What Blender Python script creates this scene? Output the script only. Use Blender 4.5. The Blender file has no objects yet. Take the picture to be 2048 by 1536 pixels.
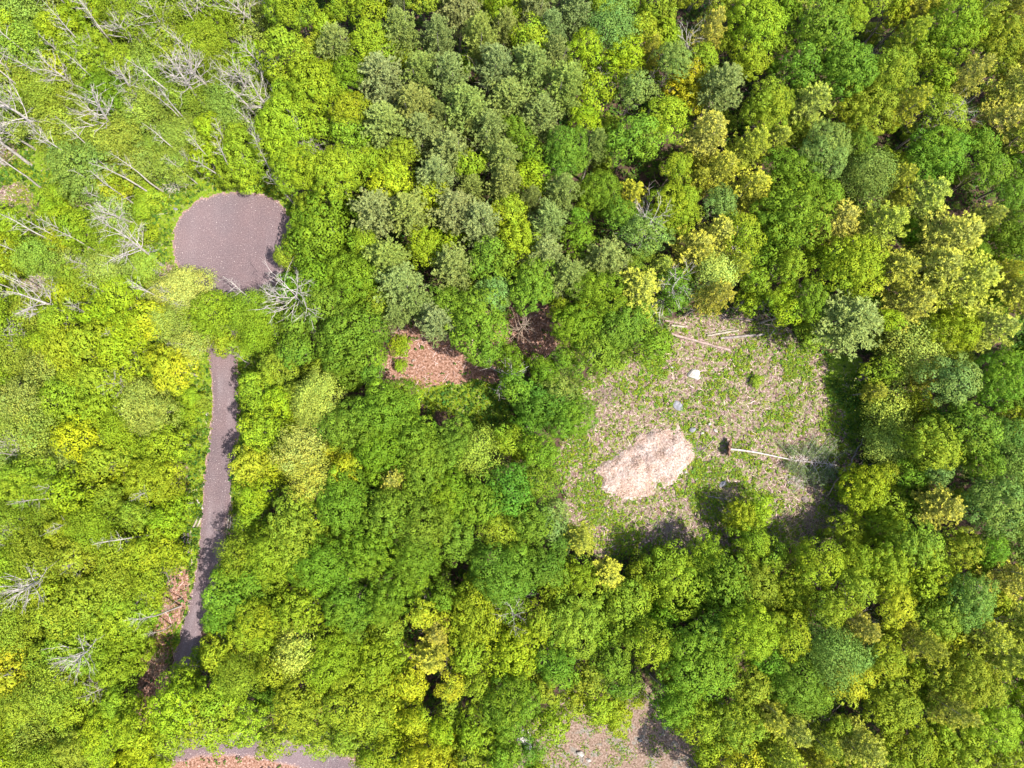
import bpy, bmesh, math, random
import numpy as np
from mathutils import Vector, Matrix, Quaternion

# ------------------------------------------------------------------ camera, sky, sun, exposure
S = bpy.context.scene
C = S.collection
H = 120.0                      # drone height above ground, metres
F = 1366.0                     # focal length in photo pixels (photo 2048 wide)
NAD = (955.0, 890.0)           # where straight down lies in the photo
d_cam = Vector(((NAD[0]-1024)/F, -(NAD[1]-768)/F, -1.0)).normalized()
RQ = d_cam.rotation_difference(Vector((0, 0, -1)))
cam_d = bpy.data.cameras.new("camera")
cam = bpy.data.objects.new("camera", cam_d); C.objects.link(cam)
cam.location = (0, 0, H); cam.rotation_mode = 'QUATERNION'; cam.rotation_quaternion = RQ
cam_d.sensor_width = 36.0; cam_d.lens = 36.0*F/2048.0
cam_d.clip_start = 1.0; cam_d.clip_end = 6000.0
S.camera = cam

def G(u, v, z=0.0):
    d = RQ @ Vector(((u-1024)/F, -(v-768)/F, -1.0))
    t = (z-H)/d.z
    return Vector((d.x*t, d.y*t, z))
RI = RQ.inverted()
def PX(x, y, z=0.0):
    p = RI @ Vector((x, y, z-H))
    return (1024+F*p.x/-p.z, 768-F*p.y/-p.z)

SUN_AZ = Vector((0.87, -0.50, 0)).normalized()
ELEV = math.radians(62)
sv = Vector((SUN_AZ.x*math.cos(ELEV), SUN_AZ.y*math.cos(ELEV), math.sin(ELEV)))
W = bpy.data.worlds.new("World"); S.world = W; W.use_nodes = True
nt = W.node_tree; nt.nodes.clear()
sky = nt.nodes.new('ShaderNodeTexSky'); sky.sky_type = 'NISHITA'; sky.sun_disc = False
sky.sun_elevation = ELEV; sky.sun_rotation = math.atan2(SUN_AZ.x, SUN_AZ.y)
sky.air_density = 1.2; sky.dust_density = 2.0
bg = nt.nodes.new('ShaderNodeBackground'); bg.inputs[1].default_value = 0.145
wo = nt.nodes.new('ShaderNodeOutputWorld')
nt.links.new(sky.outputs[0], bg.inputs[0]); nt.links.new(bg.outputs[0], wo.inputs[0])
sd = bpy.data.lights.new("sun", 'SUN'); sd.energy = 4.9; sd.angle = math.radians(0.55); sd.color = (1.0, 0.95, 0.88)
so = bpy.data.objects.new("sun", sd); C.objects.link(so)
so.rotation_mode = 'QUATERNION'; so.rotation_quaternion = (-sv).to_track_quat('-Z', 'Y')
S.view_settings.view_transform = 'Standard'; S.view_settings.look = 'None'
S.view_settings.exposure = 1.13; S.view_settings.gamma = 1.0; S.view_settings.use_curve_mapping = False

rng = np.random.default_rng(7)
random.seed(7)
PI = math.pi

# ------------------------------------------------------------------ materials
def newmat(name):
    m = bpy.data.materials.new(name); m.use_nodes = True
    m.node_tree.nodes.clear()
    return m, m.node_tree.nodes, m.node_tree.links
def nd(N, t, **kw):
    n = N.new(t)
    for k, v in kw.items(): setattr(n, k, v)
    return n
def noise(N, L, scale, detail=4, rough=0.6, vec=None, dist=0.0):
    n = N.new('ShaderNodeTexNoise'); n.inputs['Scale'].default_value = scale
    n.inputs['Detail'].default_value = detail; n.inputs['Roughness'].default_value = rough
    n.inputs['Distortion'].default_value = dist
    if vec is not None: L.new(vec, n.inputs['Vector'])
    return n.outputs[0]
def ramp(N, L, fac, stops):
    r = N.new('ShaderNodeValToRGB'); L.new(fac, r.inputs[0])
    e = r.color_ramp.elements
    while len(e) < len(stops): e.new(0.5)
    for i, (p, c) in enumerate(stops):
        e[i].position = p; e[i].color = (*c, 1) if len(c) == 3 else c
    return r.outputs[0]
def mix(N, L, fac, a, b, mode='MIX'):
    m = N.new('ShaderNodeMix'); m.data_type = 'RGBA'; m.blend_type = mode
    for i, x in ((0, fac), (6, a), (7, b)):
        if isinstance(x, (int, float)): m.inputs[i].default_value = x
        elif isinstance(x, tuple): m.inputs[i].default_value = (*x, 1)
        else: L.new(x, m.inputs[i])
    return m.outputs[2]
def math_n(N, L, op, a, b=None, clamp=False):
    m = N.new('ShaderNodeMath'); m.operation = op; m.use_clamp = clamp
    for i, x in ((0, a), (1, b)):
        if x is None: continue
        if isinstance(x, (int, float)): m.inputs[i].default_value = x
        else: L.new(x, m.inputs[i])
    return m.outputs[0]
def surf(N, L, col, rough=0.9, bump=None, bstr=0.4, bdist=0.05, spec=0.2):
    p = N.new('ShaderNodeBsdfPrincipled'); o = N.new('ShaderNodeOutputMaterial')
    if isinstance(col, tuple): p.inputs['Base Color'].default_value = (*col, 1)
    else: L.new(col, p.inputs['Base Color'])
    p.inputs['Roughness'].default_value = rough; p.inputs['Specular IOR Level'].default_value = spec
    if bump is not None:
        b = N.new('ShaderNodeBump'); b.inputs['Strength'].default_value = bstr; b.inputs['Distance'].default_value = bdist
        L.new(bump, b.inputs['Height']); L.new(b.outputs[0], p.inputs['Normal'])
    L.new(p.outputs[0], o.inputs[0]); return p
def objvec(N): 
    return N.new('ShaderNodeTexCoord').outputs['Object']

def leaf_mat(name, trans=0.15, rough=0.7, spec=0.12, use_obj=True, base=(0.1, 0.18, 0.02), warm=(1.25, 1.15, 0.35)):
    m, N, L = newmat(name)
    at = nd(N, 'ShaderNodeAttribute', attribute_name='tint')
    if use_obj: oc = N.new('ShaderNodeObjectInfo').outputs['Color']
    else:
        r = N.new('ShaderNodeRGB'); r.outputs[0].default_value = (*base, 1); oc = r.outputs[0]
    col = mix(N, L, 1.0, oc, at.outputs['Color'], 'MULTIPLY')
    p = N.new('ShaderNodeBsdfPrincipled'); L.new(col, p.inputs['Base Color'])
    p.inputs['Roughness'].default_value = rough; p.inputs['Specular IOR Level'].default_value = spec
    tcol = mix(N, L, 1.0, col, warm, 'MULTIPLY')
    t = N.new('ShaderNodeBsdfTranslucent'); L.new(tcol, t.inputs[0])
    ms = N.new('ShaderNodeMixShader'); ms.inputs[0].default_value = trans
    L.new(p.outputs[0], ms.inputs[1]); L.new(t.outputs[0], ms.inputs[2])
    o = N.new('ShaderNodeOutputMaterial'); L.new(ms.outputs[0], o.inputs[0])
    return m
M_LEAF = leaf_mat('broad_leaves')
M_NEEDLE = leaf_mat('pine_needles', trans=0.15, rough=0.65, spec=0.15, warm=(1.1, 1.1, 0.6))
M_WEED = leaf_mat('weed_leaves', trans=0.3, use_obj=False, base=(0.17, 0.25, 0.022))
M_UNDER = leaf_mat('undergrowth_leaves', trans=0.15, use_obj=False, base=(0.06, 0.115, 0.012), spec=0.1)  # leaf colour darkened to stand for shade between the crowns
M_GRASS = leaf_mat('grass_blades', trans=0.3, use_obj=False, base=(0.19, 0.25, 0.012))
M_STRAW = leaf_mat('straw_litter', trans=0.0, use_obj=False, base=(0.33, 0.24, 0.215), spec=0.2)
def bark(name, a, b, scale=3.0):
    m, N, L = newmat(name); v = objvec(N)
    n = noise(N, L, scale, 5, 0.7, v)
    surf(N, L, ramp(N, L, n, [(0.35, a), (0.65, b)]), 0.9, n, 0.6, 0.05)
    return m
M_BARK = bark('brown_bark', (0.07, 0.05, 0.035), (0.20, 0.16, 0.125))
M_PBARK = bark('grey_bark', (0.16, 0.13, 0.11), (0.36, 0.31, 0.27))
M_DEAD = bark('weathered_bare_wood', (0.25, 0.215, 0.195), (0.52, 0.47, 0.43), 2.0)
M_DEADB = bark('brown_bare_wood', (0.22, 0.155, 0.11), (0.42, 0.32, 0.24), 2.0)
M_LOGG = bark('grey_brown_log_bark', (0.12, 0.10, 0.09), (0.29, 0.25, 0.23), 2.5)
M_BIRCH = bark('pale_thin_trunk_bark', (0.26, 0.225, 0.20), (0.54, 0.49, 0.44), 2.0)
M_LOG = bark('pinkish_log_bark', (0.17, 0.12, 0.10), (0.36, 0.27, 0.235), 2.5)
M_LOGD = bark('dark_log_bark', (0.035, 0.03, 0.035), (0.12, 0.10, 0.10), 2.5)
M_LOGW = bark('pale_birch_log', (0.17, 0.145, 0.105), (0.38, 0.335, 0.27), 3.0)
def endgrain():
    m, N, L = newmat('cut_wood'); v = objvec(N)
    n = noise(N, L, 9, 3, 0.6, v)
    surf(N, L, ramp(N, L, n, [(0.3, (0.42, 0.28, 0.16)), (0.7, (0.62, 0.46, 0.30))]), 0.85, n, 0.3, 0.02)
    return m
M_CUT = endgrain()
def rockm(name, a, b, sc=1.6):
    m, N, L = newmat(name); v = objvec(N)
    n = noise(N, L, sc, 8, 0.65, v); n2 = noise(N, L, sc*6, 4, 0.6, v)
    c = ramp(N, L, n, [(0.35, a), (0.6, b)])
    c = mix(N, L, 0.4, c, ramp(N, L, n2, [(0.35, (0.45, 0.45, 0.45)), (0.7, (1, 1, 1))]), 'MULTIPLY')
    surf(N, L, c, 0.9, n2, 0.6, 0.06); return m
M_ROCKW = rockm('pale_rock', (0.20, 0.18, 0.16), (0.48, 0.45, 0.41))
M_ROCKG = rockm('grey_rock', (0.11, 0.11, 0.12), (0.24, 0.24, 0.26))
M_ROCKB = rockm('tan_rock', (0.17, 0.125, 0.10), (0.32, 0.26, 0.22))

# ------------------------------------------------------------------ mesh helpers
def mesh_np(name, V, Fc, mat, tint=None, smooth=False):
    """V (n,3), Fc (m,k) arrays, k = 3 or 4"""
    V = np.asarray(V, dtype=np.float32); Fc = np.asarray(Fc, dtype=np.int32)
    me = bpy.data.meshes.new(name); k = Fc.shape[1]
    me.vertices.add(len(V)); me.vertices.foreach_set('co', V.ravel())
    me.loops.add(Fc.size); me.loops.foreach_set('vertex_index', Fc.ravel())
    me.polygons.add(len(Fc))
    me.polygons.foreach_set('loop_start', np.arange(0, Fc.size, k, dtype=np.int32))
    me.polygons.foreach_set('loop_total', np.full(len(Fc), k, dtype=np.int32))
    if smooth: me.polygons.foreach_set('use_smooth', np.ones(len(Fc), dtype=bool))
    me.update(calc_edges=True)
    if tint is not None:
        a = me.color_attributes.new('tint', 'FLOAT_COLOR', 'POINT')
        t = np.ones((len(V), 4), dtype=np.float32); t[:, :3] = tint
        a.data.foreach_set('color', t.ravel())
    me.materials.append(mat)
    return me
def norm(a): return a/np.maximum(np.linalg.norm(a, axis=-1, keepdims=True), 1e-9)
def leaves(Pc, Nn, ln, wd, tint, R=rng, along=None):
    """rhombic leaf sprays: centres, normals, length, width, tint per leaf -> V,F,T"""
    n = len(Pc)
    if along is None: along = R.normal(size=(n, 3))
    t = norm(along-np.sum(along*Nn, 1, keepdims=True)*Nn)
    b = np.cross(Nn, t)
    ln = np.broadcast_to(ln, (n,))[:, None]; wd = np.broadcast_to(wd, (n,))[:, None]
    V = np.stack([Pc-t*ln*.5, Pc+b*wd*.5+t*ln*.08, Pc+t*ln*.5-Nn*ln*.08, Pc-b*wd*.5+t*ln*.08], 1).reshape(-1, 3)
    Fc = np.arange(4*n).reshape(n, 4)
    T = np.repeat(tint, 4, axis=0)
    return V, Fc, T
def tubes(paths, sides=5):
    """paths: list of (points, radii). returns V,F(quads)"""
    VV = []; FF = []; off = 0
    for pts, rad in paths:
        pts = [Vector(p) for p in pts]; n = len(pts)
        for i, p in enumerate(pts):
            d = (pts[min(i+1, n-1)]-pts[max(i-1, 0)])
            if d.length < 1e-6: d = Vector((0, 0, 1))
            d.normalize()
            a = d.orthogonal().normalized() if i == 0 else (prev-d*prev.dot(d)).normalized()
            prev = a; b = d.cross(a)
            for s in range(sides):
                an = 2*PI*s/sides
                VV.append(p+(a*math.cos(an)+b*math.sin(an))*rad[i])
        for i in range(n-1):
            for s in range(sides):
                s2 = (s+1) % sides
                FF.append((off+i*sides+s, off+i*sides+s2, off+(i+1)*sides+s2, off+(i+1)*sides+s))
        off += n*sides
    return np.array([tuple(v) for v in VV]), np.array(FF)
def link(name, me, parent=None, loc=(0, 0, 0), rz=0, sc=(1, 1, 1)):
    o = bpy.data.objects.new(name, me); C.objects.link(o)
    o.location = loc; o.rotation_euler = (0, 0, rz); o.scale = sc
    if parent is not None: o.parent = parent
    return o
def tag(o, label=None, cat=None, group=None, kind=None):
    if label: o['label'] = label
    if cat: o['category'] = cat
    if group: o['group'] = group
    if kind: o['kind'] = kind
    return o

# ------------------------------------------------------------------ value noise for scatter and outlines
_tab = np.random.default_rng(3).random((256, 256))
def vnoise(x, y):
    x = np.asarray(x, float); y = np.asarray(y, float)
    xi = np.floor(x).astype(int); yi = np.floor(y).astype(int); fx = x-xi; fy = y-yi
    fx = fx*fx*(3-2*fx); fy = fy*fy*(3-2*fy)
    g = lambda a, b: _tab[a & 255, b & 255]
    return (g(xi, yi)*(1-fx)+g(xi+1, yi)*fx)*(1-fy)+(g(xi, yi+1)*(1-fx)+g(xi+1, yi+1)*fx)*fy
def fbm(x, y, o=3):
    s = 0; a = .5; t = 0
    for i in range(o):
        s = s+a*vnoise(x*2**i+17*i, y*2**i+31*i); t += a; a *= .5
    return s/t
def inpoly(x, y, poly):
    x = np.asarray(x, float); y = np.asarray(y, float); r = np.zeros(x.shape, bool); n = len(poly)
    for i in range(n):
        x1, y1 = poly[i]; x2, y2 = poly[(i+1) % n]
        c = ((y1 > y) != (y2 > y)) & (x < (x2-x1)*(y-y1)/((y2-y1) or 1e-9)+x1)
        r ^= c
    return r
def PXn(x, y):     # vectorised ground point -> photo pixel
    M = np.array(RI.to_matrix()); p = np.stack([x, y, np.full_like(x, -H)], -1)@M.T
    return 1024+F*p[..., 0]/-p[..., 2], 768-F*p[..., 1]/-p[..., 2]

# ------------------------------------------------------------------ layout read off the photo (photo pixels, ground level)
CIRCLE = [(341, 480), (349, 450), (356, 432), (376, 412), (400, 396), (432, 384), (470, 379), (505, 383), (545, 393), (570, 413), (584, 440), (590, 475), (583, 515), (566, 552), (540, 585), (500, 612), (474, 625), (408, 625), (404, 592), (398, 575), (366, 552), (349, 530), (343, 505)]
LANE = [(440, 585, 34), (440, 640, 31), (444, 700, 28), (448, 740, 27), (451, 800, 27), (450, 850, 28), (444, 900, 27), (438, 950, 28), (434, 1000, 29), (430, 1050, 29), (424, 1100, 27), (416, 1150, 25), (405, 1200, 24), (389, 1250, 21), (374, 1300, 20), (364, 1345, 20), (362, 1400, 22), (378, 1450, 26), (396, 1485, 30)]
LOWROAD = [(250, 1530), (335, 1478), (380, 1462), (420, 1458), (520, 1468), (600, 1484), (660, 1496), (720, 1522), (820, 1570), (900, 1640), (760, 1640), (690, 1570), (600, 1538), (480, 1514), (400, 1514), (340, 1530), (260, 1580)]
CLEAR = [(1335, 640), (1400, 622), (1480, 626), (1560, 640), (1600, 690), (1650, 700), (1705, 735), (1725, 800), (1730, 870), (1712, 940), (1712, 1000), (1700, 1060), (1640, 1095), (1560, 1095), (1440, 1110), (1300, 1110), (1190, 1115), (1165, 1075), (1130, 1040), (1122, 980), (1105, 900), (1130, 870), (1160, 840), (1150, 800), (1160, 770), (1220, 735), (1320, 690)]
GRASS = [(820, 760), (900, 758), (960, 745), (1000, 765), (1020, 800), (1020, 850), (1005, 890), (975, 890), (930, 840), (890, 820), (840, 800)]
ORANGE = [(735, 775), (780, 705), (790, 650), (850, 640), (900, 660), (1000, 640), (1030, 610), (1110, 615), (1150, 660), (1120, 715), (1040, 720), (1000, 760), (940, 762), (860, 772), (800, 775)]
YARD = [(1040, 1480), (1090, 1430), (1140, 1370), (1170, 1380), (1190, 1440), (1235, 1455), (1240, 1370), (1290, 1365), (1330, 1440), (1375, 1475), (1410, 1510), (1420, 1620), (1000, 1640), (1020, 1520)]
STRIP = [(330, 1140), (372, 1130), (368, 1220), (345, 1290), (335, 1350), (330, 1440), (270, 1460), (265, 1390), (290, 1310), (320, 1230)]
CORR = [(740, 765), (700, 780), (655, 825), (630, 860), (610, 930), (560, 975), (495, 1020), (455, 1030), (455, 1075), (500, 1065), (575, 1010), (610, 970), (650, 880), (680, 840), (730, 800)]
LEFTG = [(-200, 270), (60, 280), (160, 330), (260, 370), (330, 350), (430, 360), (560, 370), (600, 400), (590, 440), (570, 400), (500, 375), (400, 390), (345, 440), (340, 500), (330, 560), (280, 520), (200, 440), (100, 420), (-200, 420)]
LEFTW = [(-300, 330), (250, 300), (560, 340), (620, 420), (620, 900), (540, 1030), (430, 1200), (380, 1320), (280, 1330), (-300, 1330)]
VERGE1 = [(384, 690), (416, 700), (424, 800), (422, 860), (408, 950), (398, 1060), (388, 1180), (350, 1290), (372, 1180), (375, 1050), (372, 900), (385, 800)]
VERGE3 = [(1640, 700), (1720, 720), (1745, 860), (1700, 880), (1665, 800)]
VERGE2 = [(472, 680), (560, 640), (560, 760), (520, 870), (490, 870), (474, 960), (462, 1030), (468, 900), (480, 830)]
PINKS = [[(-60, 280), (30, 285), (40, 325), (-60, 345)], [(-40, 355), (60, 370), (60, 410), (-40, 430)], [(215, 405), (268, 412), (265, 442), (225, 440)], [(36, 550), (108, 545), (112, 596), (45, 600)], [(315, 525), (348, 520), (355, 560), (320, 565)], [(345, 920), (375, 925), (380, 985), (350, 980)], [(50, 400), (75, 385), (80, 460), (60, 460)], [(140, 385), (180, 385), (178, 410), (150, 415)]]
def wpoly(poly): return [(G(u, v).x, G(u, v).y) for u, v in poly]

# ------------------------------------------------------------------ ground sheet with zone weights
def axis(lo, hi, st, far):
    a = np.arange(lo, hi+st, st); c = np.geomspace(3, far, 14)
    return np.concatenate([(lo-c)[::-1], a, a[-1]+c])
GX = axis(-112, 118, 0.45, 3000); GY = axis(-80, 102, 0.45, 3000)
gx, gy = np.meshgrid(GX, GY, indexing='ij')
wu, wv = PXn(gx, gy)
wj = 14*(fbm(gx*.35, gy*.35)-.5)*2; wk = 14*(fbm(gx*.35+50, gy*.35+9)-.5)*2
def blur(a, n):
    for _ in range(n):
        b = a.copy()
        b[1:-1] = (a[:-2]+a[1:-1]*2+a[2:])/4; a = b.copy()
        a[:, 1:-1] = (b[:, :-2]+b[:, 1:-1]*2+b[:, 2:])/4
    return a
def zone(polys, n=3):
    z = np.zeros(gx.shape)
    for p in polys: z = np.maximum(z, inpoly(wu+wj, wv+wk, p).astype(float))
    return blur(z, n)
Z_straw = np.clip(zone([CLEAR]+PINKS)-zone([VERGE3]), 0, 1)
Z_green = np.maximum(zone([GRASS, LEFTG, VERGE1, VERGE2, VERGE3]), 0.62*zone([LEFTW], 8))
Z_orange = zone([ORANGE, STRIP, [(300, 1490), (720, 1510), (740, 1640), (260, 1640)]])
Z_yard = zone([YARD])
def zone_at(Z, x, y):
    i = np.clip(np.searchsorted(GX, x), 0, len(GX)-1); j = np.clip(np.searchsorted(GY, y), 0, len(GY)-1)
    return Z[i, j]
def ground():
    nx, ny = len(GX), len(GY)
    gz = np.zeros(gx.shape)
    V = np.stack([gx, gy, gz], -1).reshape(-1, 3)
    idx = np.arange(nx*ny).reshape(nx, ny)
    Fc = np.stack([idx[:-1, :-1], idx[1:, :-1], idx[1:, 1:], idx[:-1, 1:]], -1).reshape(-1, 4)
    m, N, L = newmat('forest_floor')
    z = nd(N, 'ShaderNodeAttribute', attribute_name='zones')
    sep = N.new('ShaderNodeSeparateColor'); L.new(z.outputs['Color'], sep.inputs[0])
    v = objvec(N)
    nf = noise(N, L, 1.7, 8, 0.8, v); nm = noise(N, L, 0.55, 5, 0.65, v); nh = noise(N, L, 2.9, 3, 0.75, v)
    n3 = noise(N, L, 1.3, 6, 0.7, v, 0.5)
    floor_c = ramp(N, L, nf, [(0.3, (0.02, 0.013, 0.010)), (0.5, (0.055, 0.034, 0.026)), (0.7, (0.15, 0.09, 0.065))])
    floor_c = mix(N, L, ramp(N, L, nm, [(0.5, (0, 0, 0)), (0.62, (1, 1, 1))]), floor_c, ramp(N, L, nh, [(0.3, (0.04, 0.07, 0.01)), (0.7, (0.12, 0.17, 0.02))]))
    straw_c = ramp(N, L, nh, [(0.32, (0.045, 0.028, 0.022)), (0.45, (0.135, 0.085, 0.070)), (0.56, (0.215, 0.150, 0.130)), (0.70, (0.42, 0.34, 0.32))])
    straw_c = mix(N, L, ramp(N, L, nm, [(0.50, (0, 0, 0)), (0.66, (.7, .7, .7))]), straw_c, mix(N, L, 1.0, straw_c, (0.50, 0.40, 0.32), 'MULTIPLY'))
    sg = ramp(N, L, n3, [(0.47, (0, 0, 0)), (0.56, (1, 1, 1))])
    green_c = ramp(N, L, nh, [(0.25, (0.05, 0.09, 0.008)), (0.5, (0.12, 0.19, 0.012)), (0.75, (0.22, 0.27, 0.03))])
    straw_c = mix(N, L, mix(N, L, 1.0, sg, (0.55, 0.55, 0.55), 'MULTIPLY'), straw_c, green_c)
    orange_c = ramp(N, L, nh, [(0.30, (0.045, 0.024, 0.017)), (0.42, (0.135, 0.068, 0.044)), (0.53, (0.235, 0.130, 0.092)), (0.70, (0.40, 0.28, 0.23))])
    yard_c = ramp(N, L, nh, [(0.32, (0.06, 0.04, 0.026)), (0.5, (0.17, 0.115, 0.085)), (0.7, (0.30, 0.23, 0.19))])
    gp = ramp(N, L, nm, [(0.52, (0, 0, 0)), (0.60, (1, 1, 1))])
    yard_c = mix(N, L, mix(N, L, 1.0, gp, (0.6, 0.6, 0.6), 'MULTIPLY'), yard_c, ramp(N, L, nh, [(0.3, (0.09, 0.09, 0.07)), (0.7, (0.22, 0.22, 0.20))]))
    def zf(w):   # ragged zone edge
        a = math_n(N, L, 'SUBTRACT', nf, 0.5); a = math_n(N, L, 'MULTIPLY', a, 0.9); a = math_n(N, L, 'ADD', a, w)
        return ramp(N, L, a, [(0.42, (0, 0, 0)), (0.56, (1, 1, 1))])
    green_c = mix(N, L, ramp(N, L, n3, [(.52, (0, 0, 0)), (.60, (.8, .8, .8))]), green_c, straw_c)
    c = mix(N, L, zf(sep.outputs[1]), floor_c, green_c)
    c = mix(N, L, zf(sep.outputs[0]), c, straw_c)
    c = mix(N, L, zf(sep.outputs[2]), c, orange_c)
    c = mix(N, L, zf(z.outputs['Alpha']), c, yard_c)
    surf(N, L, c, 0.95, nf, 0.8, 0.12, 0.1)
    me = mesh_np('ground', V, Fc, m)
    a = me.color_attributes.new('zones', 'FLOAT_COLOR', 'POINT')
    a.data.foreach_set('color', np.stack([Z_straw, Z_green, Z_orange, Z_yard], -1).astype(np.float32).ravel())
    tag(link('ground', me), kind='structure')
ground()

# ------------------------------------------------------------------ gravel
def gravel_mat():
    m, N, L = newmat('gravel'); v = objvec(N)
    n1 = noise(N, L, 0.12, 4, 0.6, v); n2 = noise(N, L, 5.0, 3, 0.8, v); n3 = noise(N, L, 4.2, 2, 0.6, v)
    c = ramp(N, L, n2, [(0.30, (0.060, 0.043, 0.047)), (0.5, (0.108, 0.080, 0.085)), (0.70, (0.160, 0.125, 0.130))])
    c = mix(N, L, ramp(N, L, n1, [(0.35, (0, 0, 0)), (0.65, (1, 1, 1))]), c, mix(N, L, 1.0, c, (1.30, 1.20, 1.15), 'MULTIPLY'))
    at = nd(N, 'ShaderNodeAttribute', attribute_name='wear')
    sp = N.new('ShaderNodeSeparateColor'); L.new(at.outputs['Color'], sp.inputs[0])
    tr = math_n(N, L, 'MULTIPLY', sp.outputs[0], n2)
    c = mix(N, L, tr, c, (0.21, 0.175, 0.185))
    ed = math_n(N, L, 'ADD', sp.outputs[1], math_n(N, L, 'SUBTRACT', n3, 0.62))
    c = mix(N, L, ramp(N, L, ed, [(0.35, (0, 0, 0)), (0.6, (1, 1, 1))]), c, (0.25, 0.155, 0.125))
    st = ramp(N, L, math_n(N, L, 'ADD', n3, math_n(N, L, 'MULTIPLY', sp.outputs[1], 0.08)), [(0.67, (0, 0, 0)), (0.70, (1, 1, 1))])
    c = mix(N, L, st, c, (0.40, 0.34, 0.32))
    surf(N, L, c, 0.92, n2, 0.6, 0.05, 0.15)
    return m
M_GRAVEL = gravel_mat()
def dist_edge(x, y, P):
    d = np.full(x.shape, 1e9)
    for i in range(len(P)):
        a = np.array(P[i]); b = np.array(P[(i+1) % len(P)]); ab = b-a
        t = np.clip(((x-a[0])*ab[0]+(y-a[1])*ab[1])/(ab@ab+1e-9), 0, 1)
        d = np.minimum(d, np.hypot(x-a[0]-ab[0]*t, y-a[1]-ab[1]*t))
    return d
def smooth_poly(P, it=2):
    for _ in range(it):
        Q = []
        for i in range(len(P)):
            a = P[i]; b = P[(i+1) % len(P)]
            Q += [(a[0]*.75+b[0]*.25, a[1]*.75+b[1]*.25), (a[0]*.25+b[0]*.75, a[1]*.25+b[1]*.75)]
        P = Q
    return P
def gravel_sheet(name, P, z, cell=0.22, rag=0.45):
    P = smooth_poly(P); P_ = np.array(P)
    x = np.arange(P_[:, 0].min()-1, P_[:, 0].max()+1, cell); y = np.arange(P_[:, 1].min()-1, P_[:, 1].max()+1, cell)
    X, Y = np.meshgrid(x, y, indexing='ij')
    X = X+rng.uniform(-.06, .06, X.shape); Y = Y+rng.uniform(-.06, .06, Y.shape)
    ins = inpoly(X, Y, P); d = dist_edge(X, Y, P); sd = np.where(ins, d, -d)
    sd = sd+rag*(fbm(X*.9, Y*.9)-.5)*2+.18*(vnoise(X*5, Y*5)-.5)*2
    keepv = sd > 0
    idx = np.arange(X.size).reshape(X.shape)
    q = np.stack([idx[:-1, :-1], idx[1:, :-1], idx[1:, 1:], idx[:-1, 1:]], -1).reshape(-1, 4)
    kv = keepv.ravel(); q = q[kv[q].all(1)]
    V = np.stack([X, Y, np.full(X.shape, z)], -1).reshape(-1, 3)
    used = np.unique(q); rem = np.zeros(len(V), int); rem[used] = np.arange(len(used))
    me = mesh_np(name, V[used], rem[q], M_GRAVEL)
    e = np.clip(1-sd.ravel()[used]/1.5, 0, 1)*.8
    w = np.clip(fbm(V[used][:, 0]*.25, V[used][:, 1]*.06)*1.6-.55, 0, 1)*.6
    a = me.color_attributes.new('wear', 'FLOAT_COLOR', 'POINT')
    a.data.foreach_set('color', np.stack([w, e, e*0, e*0+1], -1).astype(np.float32).ravel())
    return tag(link(name, me), kind='structure')
gravel_sheet('gravel_turning_circle', wpoly(CIRCLE), 0.008)
gravel_sheet('gravel_road', wpoly(LOWROAD), 0.008)
def lane():
    ctr = [(G(u, v), w) for u, v, w in LANE]
    pts = []; n = 14
    for i in range(len(ctr)-1):       # Catmull-Rom
        p = [ctr[max(i-1, 0)], ctr[i], ctr[i+1], ctr[min(i+2, len(ctr)-1)]]
        for k in range(n):
            t = k/n
            f = lambda a, b, c, d: 0.5*((2*b)+(-a+c)*t+(2*a-5*b+4*c-d)*t*t+(-a+3*b-3*c+d)*t**3)
            pts.append((f(*[q[0].x for q in p]), f(*[q[0].y for q in p]), f(*[q[1] for q in p])*H/F))
    pts = np.array(pts); m = 22
    tan = np.gradient(pts[:, :2], axis=0); tan = norm(tan); nrm = np.stack([-tan[:, 1], tan[:, 0]], 1)
    s = np.linspace(-1, 1, m+1)
    X = np.zeros((len(pts), m+1)); Y = X.copy()
    for j, sj in enumerate(s):
        bx = pts[:, 0]+nrm[:, 0]*sj*pts[:, 2]; by = pts[:, 1]+nrm[:, 1]*sj*pts[:, 2]
        r = abs(sj)**6*(.55*(fbm(bx*.8+20*(sj > 0), by*.8)-.5)*2+.2*(vnoise(bx*4, by*4)-.5))
        X[:, j] = bx+nrm[:, 0]*r*np.sign(sj); Y[:, j] = by+nrm[:, 1]*r*np.sign(sj)
    idx = np.arange(X.size).reshape(X.shape)
    q = np.stack([idx[:-1, :-1], idx[1:, :-1], idx[1:, 1:], idx[:-1, 1:]], -1).reshape(-1, 4)
    me = mesh_np('gravel_lane', np.stack([X, Y, np.full(X.shape, .013)], -1).reshape(-1, 3), q, M_GRAVEL)
    S_ = np.broadcast_to(s, X.shape)
    tr = np.exp(-((np.abs(S_)-.36+.1*(fbm(X*.3, Y*.3)-.5))/.20)**2)*.35+np.exp(-(S_/.6)**2)*.35; tr = tr*np.clip(fbm(X*.5, Y*.18)*2.2-.5, .1, 1.3)
    fade = np.clip((PXn(X, Y)[1]-650)/60, 0, 1)*np.clip((1500-PXn(X, Y)[1])/100, 0, 1)*.85
    e = np.clip((np.abs(S_)-.68)/.32, 0, 1)*.75
    a = me.color_attributes.new('wear', 'FLOAT_COLOR', 'POINT')
    a.data.foreach_set('color', np.stack([tr*fade*1.3, e, e*0, e*0+1], -1).astype(np.float32).ravel())
    tag(link('gravel_lane', me), kind='structure')
lane()

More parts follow.
